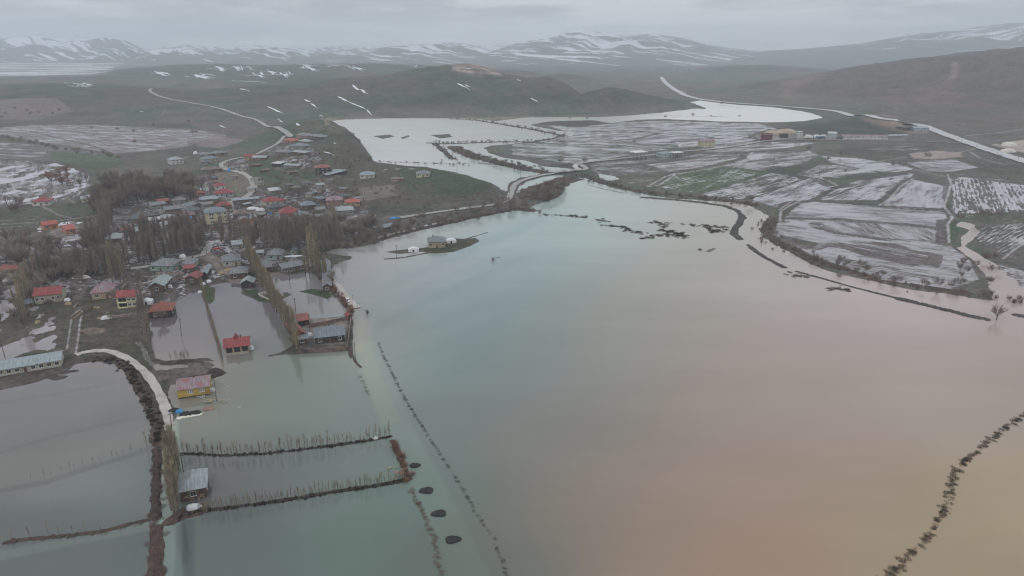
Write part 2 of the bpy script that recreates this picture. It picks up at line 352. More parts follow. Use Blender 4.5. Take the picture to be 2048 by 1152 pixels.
# ------------------------------------------------------------------ earth banks, levees and ridges: (points, width m, height m, colour, z-noise)
BR = (88, 72, 60); DK = (78, 76, 74); BRR = (96, 76, 64); GRN = (78, 86, 66); MUD = (112, 98, 88)
BANKS = [
 ([(185, 718), (215, 716), (240, 722), (262, 740), (275, 760)], 2.9, 1.0, BR), ([(276, 762), (290, 790), (303, 820), (314, 850), (318, 885)], 2.8, 1.0, BR),
 ([(314, 900), (314, 950), (311, 1000), (312, 1035)], 1.7, .85, (74, 66, 58)), ([(313, 1058), (314, 1090), (311, 1130), (313, 1180), (313, 1260)], 1.75, .8, BRR),
 ([(311, 1036), (262, 1048), (210, 1062), (150, 1070), (95, 1075), (40, 1080), (10, 1086)], 1.0, .4, BRR),
 ([(362, 907), (400, 909), (450, 911), (520, 908), (600, 900), (680, 889), (740, 881), (782, 873)], .95, .4, (76, 68, 62)),
 ([(355, 1036), (400, 1023), (470, 1014), (560, 1002), (640, 988), (740, 973), (815, 960)], .95, .4, (76, 68, 58)),
 ([(345, 1040), (372, 1024), (400, 1018)], 2.5, .7, BRR),
 ([(784, 882), (795, 905), (808, 935), (818, 958)], 1.2, .5, BRR),
 ([(1180, 371), (1215, 380), (1250, 387)], 1.3, .5, DK), ([(1285, 395), (1340, 399), (1400, 405), (1450, 412), (1476, 422), (1485, 434), (1478, 448), (1470, 458), (1468, 468), (1480, 478)], 3.0, .9, DK),
 ([(1497, 490), (1508, 500), (1525, 512), (1545, 523), (1568, 535)], 2.1, .8, DK), ([(1592, 543), (1640, 556), (1700, 573), (1760, 588), (1800, 598)], 1.3, .6, DK), ([(1800, 598), (1850, 610), (1900, 622), (1935, 631), (1974, 639)], 2.3, .9, DK),
 ([(2033, 631), (2070, 636)], 3, .6, DK),
 ([(590, 560), (600, 556)], 1, .1, BR),
 # river banks carrying the shrubs
 ([(858, 286), (890, 288), (940, 286), (990, 284), (1060, 284), (1112, 280)], 5, .6, BR), ([(870, 288), (888, 302), (905, 318)], 5, .5, BR),
 ([(908, 294), (930, 306), (965, 318), (1010, 328), (1050, 338), (1085, 344)], 11, .8, BR), ([(730, 323), (790, 324), (850, 326), (900, 328), (950, 326), (1000, 330)], 3, .3, BR),
 ([(905, 238), (950, 240), (1000, 248), (1060, 258), (1110, 268), (1140, 274)], 6, .6, BR),
 ([(1062, 239), (1100, 239)], 2, .15, GRN), ([(1290, 229), (1360, 232), (1440, 233), (1455, 234)], 4, .4, BR), ([(1435, 209), (1470, 214), (1485, 216)], 4, .4, BR),
 ([(1060, 384), (1085, 376), (1110, 368), (1135, 358)], 14, .7, BR), ([(1060, 396), (1090, 400), (1110, 390)], 6, .5, BR), ([(1030, 418), (1055, 420), (1062, 421)], 6, .4, BR),
 ([(760, 480), (800, 468), (850, 456), (900, 445), (960, 432), (1020, 420)], 4, .4, BR),
 ([(640, 512), (665, 514), (684, 516)], 6, .6, (92, 90, 74)), ([(655, 490), (700, 488), (750, 484)], 4, .6, (100, 98, 78)),
 ([(1544, 440), (1535, 460), (1550, 482), (1600, 508), (1660, 532), (1720, 549), (1790, 565), (1870, 578), (1930, 586)], 5, .7, BR),
 ([(1165, 350), (1200, 364), (1240, 376), (1300, 386), (1380, 394), (1460, 402), (1510, 410)], 5, .7, BR),
 ([(985, 470), (1000, 467)], .1, .1, BR), ([(890, 486), (930, 478), (965, 468), (975, 465)], 1.2, .25, BR), ([(772, 518), (800, 516), (830, 511), (860, 505)], 1.6, .3, (96, 88, 80)),
 ([(992, 516), (1000, 515)], 1, .2, BR), ([(700, 700), (712, 725), (722, 735)], .8, .15, BR),
 ([(540, 712), (560, 708), (590, 706)], 1.2, .3, (84, 78, 72)), ([(330, 727), (370, 725), (400, 728), (414, 731)], 2.2, .4, (82, 74, 66)),
 ([(386, 752), (405, 745), (424, 748)], 5, .8, (72, 62, 60)), ([(330, 752), (360, 750), (390, 744)], 7, .6, (112, 100, 90)),
 ([(100, 752), (112, 757), (125, 755)], 2.2, .35, (96, 84, 76)), ([(130, 745), (150, 742)], 1.6, .3, (90, 76, 70)),
]
BCOL = []
for P, w, h, c in BANKS:
    Q = flatn(P); d, s = dseg(GX, GY, Q, False, w*2.2+2)
    wn = w*(1+.35*fbm(GX/3.2, GY/3.2, 3, 21)+.30*fbm(GX/13, GY/13, 2, 22))
    k = np.clip(1-d/np.maximum(wn, .3), 0, 1)
    m = k > 0
    zz = h*(sm(k*1.7))*(.75+.45*fbm(GX/1.7, GY/1.7, 2, 23))-.05
    Z = np.where(m, np.maximum(Z, zz), Z)
    BCOL.append((m & (Z <= zz+.35), c))
# ------------------------------------------------------------------ lookups on the grid
def zat(X, Y):
    Y = max(float(Y), 7.0); a = X/max(Y, 60.0)
    j = int(np.clip(np.searchsorted(Yr, Y)-1, 0, NY-2)); i = int(np.clip((a-Ar[0])/(Ar[1]-Ar[0]), 0, NA-2))
    ty = min(max((Y-Yr[j])/(Yr[j+1]-Yr[j]), 0), 1); tx = min(max((a-Ar[i])/(Ar[1]-Ar[0]), 0), 1)
    return float((Z[j, i]*(1-tx)+Z[j, i+1]*tx)*(1-ty)+(Z[j+1, i]*(1-tx)+Z[j+1, i+1]*tx)*ty)
def at(px, py, wet=True):
    """photo pixel -> point on the terrain (or on the water)"""
    u, dy, dz = ray(px, py)
    y = 90.0; lo = y
    while y < 9000:
        t = y/dy; z = H+t*dz; g = zat(u*t, y)
        if wet: g = max(g, 0.0)
        if z <= g: break
        lo = y; y += max(1.0, min(y*.01, (z-g)*2))
    hi = y
    for _ in range(14):
        mid = (lo+hi)/2; t = mid/dy; z = H+t*dz; g = zat(u*t, mid)
        if wet: g = max(g, 0.0)
        if z <= g: hi = mid
        else: lo = mid
    t = hi/dy; x = u*t
    g = zat(x, hi)
    return Vector((x, hi, max(g, 0.0) if wet else g))
# ------------------------------------------------------------------ what grows or lies where: colour, wetness, furrows
PX, PY = topix(GX, GY, Z)
big = fbm(GX/160, GY/220, 4, 31); mid = fbm(GX/28, GY/34, 4, 32); fine = fbm(GX/4, GY/4, 3, 33)
def C(c): return alb(*c)
GRASS, SOIL, DGR, TAN, ROCK = C((84, 98, 78)), C((108, 96, 92)), C((88, 94, 84)), C((136, 122, 104)), C((128, 118, 116))
CO = np.zeros(Z.shape+(3,)); CO[:] = GRASS
def blend(mask, c):
    global CO
    mask = np.clip(mask, 0, 1)[..., None]; CO = CO*(1-mask)+np.asarray(c)*mask
blend(sm(big*1.6+.5), C((98, 92, 84))); blend(sm(fbm(GX/60, GY/130, 4, 35)*2.6-.1)*.6, C((112, 100, 90))); blend(sm(fbm(GX/90, GY/60, 4, 36)*2.6-.2)*.5, C((66, 76, 58)))
blend(sm(mid*1.5+.1)*.55, SOIL)
WET = np.zeros(Z.shape); FU = np.zeros(Z.shape+(3,)); FU[..., 0] = GX; FU[..., 1] = GY; FST = np.zeros(Z.shape)
far = sm((GY-1150)/250)
# hill grass: darker green-grey with browner tops; gully shade painted in darker for relief
hillm = sm((HM-4)/14)
blend(hillm*.9, C((72, 88, 66)))
blend(hillm*sm((RID2-.55)*2.4)*.6*sm(.5+mid), C((104, 94, 84))); blend(hillm*sm((.15-RID2)*2.5)*.7, C((56, 66, 54)))
blend(hillm*sm(big*2+.1)*.5, C((96, 84, 76)))
def pix(P): return inpoly(PX, PY, P)
def softpix(P, e=6.0, wn=4.0):
    Q = np.asarray(P, float); X = PX+wn*fbm(GX/20, GY/30, 3, 41)*1.0; Y = PY+wn*.4*fbm(GX/20, GY/30, 3, 42)
    ins = inpoly(X, Y, Q); d, _ = dseg(X, Y, Q, True, e*1.2)
    return sm(np.where(ins, d, -d)/e*.5+.5)
def field(P, c, wet=0.0, dirp=None, per=2.0, c2=None, k=.6, soft=True):
    """a field: corner pixels, colour, how much water stands in it, a line along its furrows, their spacing"""
    global FU, FST, WET
    Q = flatn(P)
    ins = inpoly(GX, GY, Q)
    if not ins.any(): return
    if soft:
        d, _ = dseg(GX, GY, Q, True, 8.0)
        m = sm((np.where(ins, d, -d)+fine*1.5)/3.0+.5)
    else: m = ins*1.0
    blend(m*.95, C(c)); em = sm(1.2-np.where(ins, d, -d+.6)/np.maximum(.9, GY/F*1.3))*(np.abs(d) < 7)*sm(fbm(GX/30, GY/30, 2, len(P)+c[0]*.1)*2+.7) if soft and d.min() < 3 else 0*m
    if c2 is not None: blend(m*sm(mid*1.8+.3*fine+.4)*k, C(c2))
    WET = WET*(1-m)+wet*m; WET = WET*(1-em*.6); blend(em*.4*ins, C((74, 78, 62)))
    if dirp is not None:
        (ax, ay), (bx, by) = flat(*dirp[0]), flat(*dirp[1]); L = math.hypot(bx-ax, by-ay); dx, dy = (bx-ax)/L, (by-ay)/L
        u = (GX*(-dy)+GY*dx)/per; v_ = GX*dx+GY*dy
        FU[ins, 0] = u[ins]; FU[ins, 1] = v_[ins]; FST = np.where(ins, 1.0, FST)
G1, G2, BW, GB, PK = (84, 100, 74), (98, 108, 86), (112, 98, 96), (104, 102, 96), (138, 122, 124)
# --- plain on the left, far side
field([(-200, 212), (120, 214), (150, 232), (60, 246), (-200, 240)], (128, 112, 112), .1, ((0, 225), (120, 226)), 4, GB)
field([(-60, 262), (60, 254), (190, 252), (430, 262), (455, 272), (430, 285), (330, 300), (230, 308), (95, 288), (30, 275)], (132, 120, 124), .47, ((70, 270), (330, 290)), 4.5, (116, 106, 108))
field([(360, 245), (520, 252), (500, 270), (440, 268), (400, 258)], (112, 100, 98), .1, ((370, 262), (500, 268)), 3, GB)
field([(385, 285), (450, 276), (490, 286), (440, 300), (400, 302)], (134, 120, 122), .3, ((390, 298), (480, 290)), 3)
field([(-60, 282), (95, 290), (230, 310), (110, 322), (60, 320), (-60, 318)], (112, 112, 112), .42, ((0, 300), (200, 306)), 4, (98, 98, 92))
field([(105, 305), (235, 311), (250, 330), (185, 345), (150, 330), (100, 318)], G1, .12, None, 2, (92, 110, 84))
field([(-60, 318), (60, 322), (180, 348), (185, 372), (150, 400), (40, 412), (-60, 412)], (98, 92, 88), .48, ((60, 400), (120, 330)), 3, (92, 90, 82))
field([(0, 425), (90, 415), (190, 410), (195, 430), (90, 435), (0, 440)], (88, 98, 72), .25, None)
field([(-60, 440), (90, 436), (190, 440), (195, 500), (60, 530), (-60, 520)], (90, 94, 72), .36, ((0, 470), (180, 460)), 2, (108, 100, 86))
# --- village and plots
field([(190, 400), (300, 400), (420, 340), (560, 300), (640, 330), (700, 380), (760, 440), (740, 475), (640, 480), (430, 460), (220, 470)], (96, 86, 78), .44, None, 2, (78, 70, 62), .8)
field([(-60, 520), (240, 470), (480, 460), (660, 480), (640, 560), (500, 585), (340, 610), (140, 640), (-60, 600)], (94, 84, 76), .46, None, 2, (78, 76, 62), .8)
field([(-60, 560), (130, 620), (135, 700), (125, 735), (-60, 790)], (80, 88, 60), .1, None, 2, (100, 88, 74), .7)
field([(-60, 745), (125, 725), (170, 712), (235, 722), (150, 745), (60, 775), (-60, 800)], (104, 94, 84), .15, None, 2, (86, 80, 66), .5)
field([(160, 600), (300, 600), (310, 700), (345, 770), (340, 830), (310, 780), (260, 712), (160, 706)], (84, 86, 60), .12, None, 2, (98, 84, 70), .7)
field([(220, 640), (262, 635), (258, 650), (225, 655)], (96, 76, 66)); field([(172, 656), (205, 655), (208, 664), (175, 668)], (148, 126, 110))
field([(500, 330), (545, 326), (560, 340), (640, 365), (600, 385), (540, 378), (500, 365)], (74, 92, 62), 0, None, 2, (92, 92, 72))
field([(430, 345), (490, 345), (505, 375), (480, 395), (440, 390)], (124, 112, 92), 0, None, 2, (98, 98, 78), .7)
field([(640, 250), (700, 262), (720, 290), (700, 310), (640, 300), (600, 270)], (78, 92, 66), 0, None, 2, (104, 94, 82), .6)
field([(660, 247), (695, 262), (722, 290), (728, 300), (705, 285), (680, 262)], (146, 134, 124), 0, None, 2, (110, 98, 88), .8)
field([(690, 315), (850, 332), (980, 372), (1000, 400), (880, 412), (760, 415), (700, 400), (640, 360)], (92, 88, 72), 0, None, 2, (84, 76, 66), .5)
field([(800, 350), (905, 348), (960, 362), (985, 385), (930, 400), (830, 395), (790, 372)], (70, 86, 58), 0, None, 2, (84, 86, 64), .5)
field([(715, 380), (790, 378), (800, 395), (730, 405)], (124, 110, 98), 0, None, 2, (98, 88, 78), .6)
field([(455, 528), (480, 540), (500, 560), (440, 548), (415, 520), (395, 512), (420, 505)], (148, 134, 120), .06, None, 2, (120, 108, 98), .4)
field([(400, 572), (430, 575), (432, 602), (405, 606)], (72, 92, 50)); field([(484, 580), (540, 575), (535, 604), (500, 600)], (66, 86, 56)); field([(592, 576), (668, 578), (668, 600), (600, 592)], (66, 88, 52))
field([(566, 548), (612, 538), (612, 548), (570, 560)], (76, 88, 52))
field([(530, 545), (575, 545), (570, 560), (530, 556)], (146, 128, 112)); field([(455, 560), (490, 560), (485, 574), (455, 572)], (146, 126, 112))
field([(600, 640), (700, 632), (697, 692), (600, 690)], (150, 138, 122), 0, None, 2, (108, 94, 86), .6)
field([(560, 700), (600, 690), (600, 708), (555, 712)], (78, 72, 66))
field([(100, 455), (120, 450), (150, 440), (160, 465), (130, 475), (105, 475)], (172, 154, 146))
field([(770, 500), (860, 486), (960, 474), (950, 495), (870, 510), (780, 520)], (80, 84, 54), 0, None, 2, (104, 94, 80), .5)
field([(640, 545), (662, 555), (712, 612), (700, 630), (680, 600)], (150, 138, 126), .2, None, 2, (112, 96, 86), .5)
field([(310, 740), (430, 740), (425, 765), (350, 772), (335, 765)], (112, 102, 86), 0, None, 2, (96, 80, 66), .7)
# --- dark shore land and fields on the right, far
field([(1060, 242), (1110, 238), (1195, 238), (1215, 246), (1330, 242), (1520, 248), (1560, 262), (1500, 275), (1400, 285), (1300, 290), (1200, 290), (1100, 280), (1150, 268), (1110, 258)], (108, 110, 106), .42, ((1130, 268), (1420, 262)), 5, (92, 98, 86), .7)
field([(1060, 241), (1190, 239), (1215, 247), (1150, 254), (1080, 250)], (96, 92, 84), .05, None, 2, (82, 84, 72), .7)
field([(985, 292), (1060, 286), (1150, 272), (1330, 280), (1500, 282), (1410, 292), (1290, 305), (1200, 322), (1150, 332), (1060, 316), (1000, 306)], (100, 106, 92), .38, ((1010, 300), (1300, 312)), 6, (82, 98, 72), .7)
field([(1140, 268), (1260, 262), (1310, 268), (1230, 286), (1130, 284)], (112, 114, 112), .52, ((1150, 280), (1280, 272)), 5)
field([(1240, 282), (1330, 272), (1420, 276), (1400, 285), (1300, 292)], (110, 106, 106), .5, ((1250, 284), (1390, 278)), 4)
field([(1350, 285), (1480, 276), (1518, 280), (1440, 292), (1360, 296)], (124, 108, 106), .44, ((1360, 292), (1480, 280)), 4)
field([(1400, 296), (1500, 284), (1640, 286), (1560, 300), (1480, 305), (1410, 306)], (104, 106, 100), .4, ((1420, 302), (1600, 290)), 4, G2)
field([(1170, 328), (1270, 318), (1345, 316), (1400, 308), (1480, 306), (1490, 318), (1380, 340), (1330, 350), (1240, 346), (1190, 342)], (106, 100, 96), .3, ((1180, 338), (1450, 312)), 4, (92, 98, 80), .7)
field([(1290, 330), (1400, 318), (1490, 316), (1400, 336), (1340, 344)], (118, 104, 104), .42, ((1300, 340), (1470, 318)), 3)
field([(1230, 352), (1310, 348), (1340, 352), (1300, 374), (1240, 368)], (94, 100, 72), .2, ((1250, 366), (1330, 352)), 5, (112, 110, 96), .5)
field([(1318, 374), (1345, 350), (1440, 336), (1500, 336), (1540, 346), (1400, 388), (1340, 384)], (84, 106, 66), .28, ((1345, 380), (1520, 342)), 5, (96, 110, 80), .6)
field([(1400, 390), (1540, 347), (1580, 352), (1600, 360), (1500, 400), (1440, 400)], (92, 98, 84), .52, ((1410, 396), (1580, 354)), 4, (84, 92, 76))
field([(1490, 318), (1500, 306), (1620, 302), (1640, 312), (1600, 330), (1520, 342), (1440, 334)], (110, 104, 104), .5, ((1450, 332), (1620, 308)), 3.5, (96, 96, 90))
field([(1500, 400), (1602, 362), (1640, 358), (1672, 374), (1600, 412), (1560, 420)], (112, 100, 108), .56, ((1515, 405), (1640, 364)), 3.2, (96, 86, 92))
field([(1588, 352), (1640, 330), (1700, 330), (1720, 340), (1640, 358)], (106, 98, 100), .5, ((1600, 352), (1700, 332)), 3, (92, 90, 84))
field([(1640, 312), (1720, 318), (1800, 330), (1830, 340), (1700, 360), (1640, 354), (1720, 338), (1660, 326)], (104, 112, 104), .62, ((1650, 350), (1810, 336)), 4, (96, 104, 88))
field([(1640, 300), (1860, 290), (1880, 300), (1800, 312), (1700, 312)], (90, 94, 80), .2, ((1650, 304), (1850, 296)), 5, (80, 88, 68))
field([(1640, 396), (1680, 372), (1760, 350), (1830, 346), (1820, 362), (1760, 402), (1640, 402)], (100, 94, 94), .44, ((1650, 398), (1800, 352)), 3.2, (88, 86, 80), .6)
field([(1670, 376), (1730, 358), (1800, 348), (1760, 346), (1640, 362)], (84, 98, 76), .1, None)
field([(1762, 412), (1826, 360), (1898, 374), (1888, 418), (1830, 420)], (124, 112, 120), .60, ((1775, 412), (1838, 362)), 2.6, (106, 98, 102))
field([(1556, 436), (1580, 410), (1630, 404), (1760, 414), (1890, 422), (1896, 436), (1893, 458), (1700, 440)], (112, 104, 110), .58, ((1600, 420), (1880, 434)), 3, (96, 90, 92))
field([(1545, 470), (1556, 438), (1700, 442), (1893, 460), (1900, 488), (1940, 520), (1960, 560), (1900, 580), (1760, 562), (1620, 512)], (118, 108, 108), .60, ((1600, 450), (1880, 486)), 4, (100, 92, 88))
field([(1635, 452), (1660, 442), (1800, 452), (1890, 462), (1895, 484), (1780, 478), (1680, 466)], (110, 98, 96), .42, ((1650, 446), (1680, 466)), 2.6, (96, 88, 84), .6)
field([(1660, 480), (1780, 492), (1860, 512), (1850, 532), (1740, 508)], (108, 98, 94), .45, ((1660, 482), (1850, 520)), 3, (96, 92, 84), .6)
field([(1905, 430), (1902, 360), (1940, 350), (2100, 372), (2200, 430), (2100, 425)], (110, 108, 108), .55, ((1950, 420), (1930, 352)), 5, (90, 92, 82), .7)
field([(1820, 330), (1880, 318), (2000, 330), (2200, 350), (2200, 390), (2000, 365), (1905, 352)], (90, 96, 78), .16, ((1830, 334), (2000, 345)), 5, (106, 98, 90), .6)
field([(1810, 326), (1905, 318), (1960, 336), (1900, 346), (1850, 344)], (112, 108, 106), .42, ((1820, 332), (1930, 336)), 3)
field([(1920, 428), (2100, 424), (2200, 450), (2060, 446), (1930, 440)], (80, 96, 66), .15, None, 2, (100, 96, 82), .5)
field([(1930, 455), (2060, 446), (2300, 470), (2300, 600), (2048, 540), (1990, 520), (1960, 490)], (102, 98, 92), .36, ((1960, 520), (2048, 470)), 4, (92, 86, 80), .6)
field([(1990, 525), (2048, 545), (2300, 600), (2300, 680), (2048, 602), (2000, 560)], (136, 128, 130), .6, None)
field([(1895, 445), (1925, 440), (1945, 452), (1920, 462), (1908, 484), (1896, 488)], (72, 94, 58), .02, None)
field([(1550, 418), (1600, 408), (1560, 442), (1548, 440)], (86, 92, 66)); field([(1585, 478), (1640, 488), (1625, 494), (1590, 488)], (92, 92, 72))
# yards of the depot, gravel works
field([(1505, 272), (1540, 262), (1590, 264), (1600, 276), (1545, 280), (1520, 280)], (158, 144, 130), 0); field([(1590, 268), (1700, 270), (1810, 276), (1810, 281), (1600, 281)], (150, 136, 124), 0, None, 2, (120, 110, 104), .6)
field([(1815, 308), (1870, 302), (1920, 306), (1925, 314), (1870, 320), (1830, 318)], (164, 146, 134), .1, None, 2, (132, 116, 104), .6)
field([(1980, 290), (2048, 280), (2150, 290), (2150, 325), (2040, 305)], (170, 152, 136), .05)
field([(1805, 256), (1860, 258), (1855, 268), (1810, 268)], (128, 112, 100), 0)
def hillpaint(P, c, k=.7, e=8, wn=8):
    blend(softpix(P, e, wn)*k*sm(.75+mid*.6), C(c))
# --- stony and bare places on the slopes
hillpaint([(900, 129), (960, 128), (1000, 145), (1015, 150), (960, 148), (915, 140)], (150, 126, 100), .95, 4, 3)
hillpaint([(905, 137), (1000, 148), (1005, 151), (940, 146), (903, 140)], (196, 176, 150), .8, 3, 2)
hillpaint([(1560, 165), (1620, 150), (1660, 150), (1590, 180), (1620, 200), (1560, 205)], (150, 116, 94), .75, 10, 12)
hillpaint([(1590, 170), (1640, 150), (1630, 160), (1580, 175)], (176, 134, 102), .8)
hillpaint([(1750, 195), (1880, 165), (1960, 200), (1970, 210), (1800, 215)], (126, 104, 96), .7, 14, 14)
hillpaint([(1480, 190), (1600, 150), (1800, 118), (2200, 90), (2200, 230), (1900, 228), (1600, 205)], (108, 92, 86), .62, 14, 14)
hillpaint([(1902, 125), (1918, 125), (1912, 158), (1898, 160)], (142, 126, 112), .7, 4, 3)
hillpaint([(1500, 274), (1560, 255), (1640, 246), (1730, 231), (1800, 242), (1814, 272), (1640, 272)], (60, 74, 54), .9, 5, 5)
hillpaint([(1720, 235), (1770, 228), (1800, 240), (1812, 262), (1770, 255)], (146, 118, 100), .85, 6, 8)
hillpaint([(1880, 248), (2000, 232), (2100, 228), (2100, 262), (1960, 258)], (112, 92, 80), .6, 8, 8)
hillpaint([(1400, 185), (1560, 180), (1560, 212), (1700, 215), (1900, 232), (1900, 222), (1600, 195)], (84, 104, 80), .5, 12, 10)
hillpaint([(590, 250), (650, 246), (640, 262), (600, 262)], (120, 104, 88), .5, 6, 6)
hillpaint([(640, 236), (900, 234), (1300, 232), (1190, 238), (905, 240), (660, 243)], (142, 130, 110), .75, 3, 2)
hillpaint([(850, 212), (905, 205), (915, 222), (870, 228)], (84, 78, 70), .4, 12, 12)
# far plain behind, with snow lying
hillpaint([(-400, 116), (260, 118), (330, 130), (200, 138), (100, 150), (-400, 152)], (160, 164, 170), .35, 8, 14); blend(softpix([(-400, 117), (250, 120), (200, 150), (-400, 158)], 8, 14)*sm(fbm(GX/500, GY/120, 4, 91)*3+.3), C((196, 200, 206)))
# --- snow: patches and streaks (photo pixels of their ends, half width m)
SNOW = [(706, 171, 736, 190, 7), (676, 194, 700, 206, 4), (700, 206, 734, 220, 4), (734, 220, 744, 232, 2), (915, 168, 940, 182, 4), (930, 170, 942, 175, 3), (1035, 160, 1042, 164, 5), (1062, 197, 1078, 206, 3), (536, 214, 566, 228, 5), (545, 218, 560, 226, 5), (610, 200, 622, 205, 4), (622, 208, 634, 217, 3), (150, 168, 160, 170, 12), (168, 168, 186, 172, 10), (316, 145, 340, 150, 22), (392, 150, 420, 158, 26), (400, 148, 432, 152, 14), (432, 133, 452, 143, 14), (466, 134, 484, 141, 14), (494, 134, 506, 137, 12), (506, 146, 530, 157, 8), (540, 143, 552, 148, 14), (560, 146, 580, 154, 10), (600, 130, 640, 131, 16), (610, 132, 640, 143, 12), (650, 129, 690, 130, 18), (706, 134, 730, 141, 14), (808, 128, 838, 134, 14), (560, 242, 566, 246, 1.5), (593, 248, 600, 253, 2), (556, 239, 560, 241, 1.5), (464, 162, 536, 166, 5), (480, 178, 500, 184, 4), (905, 137, 1000, 149, 4), (281, 224, 288, 225, 3), (440, 252, 452, 257, 2), (648, 305, 668, 312, 1.2), (668, 287, 672, 289, 1.5), (640, 232, 646, 234, 3)]
# --- scattered stones, dead grass, shore mud
blend(sm((1.5-np.abs(Z-.1)*9)*1.0)*.55*(HM < 1)*(1-far), C((100, 92, 82)))
for m, c in BCOL: blend(m*1.0, C(c))
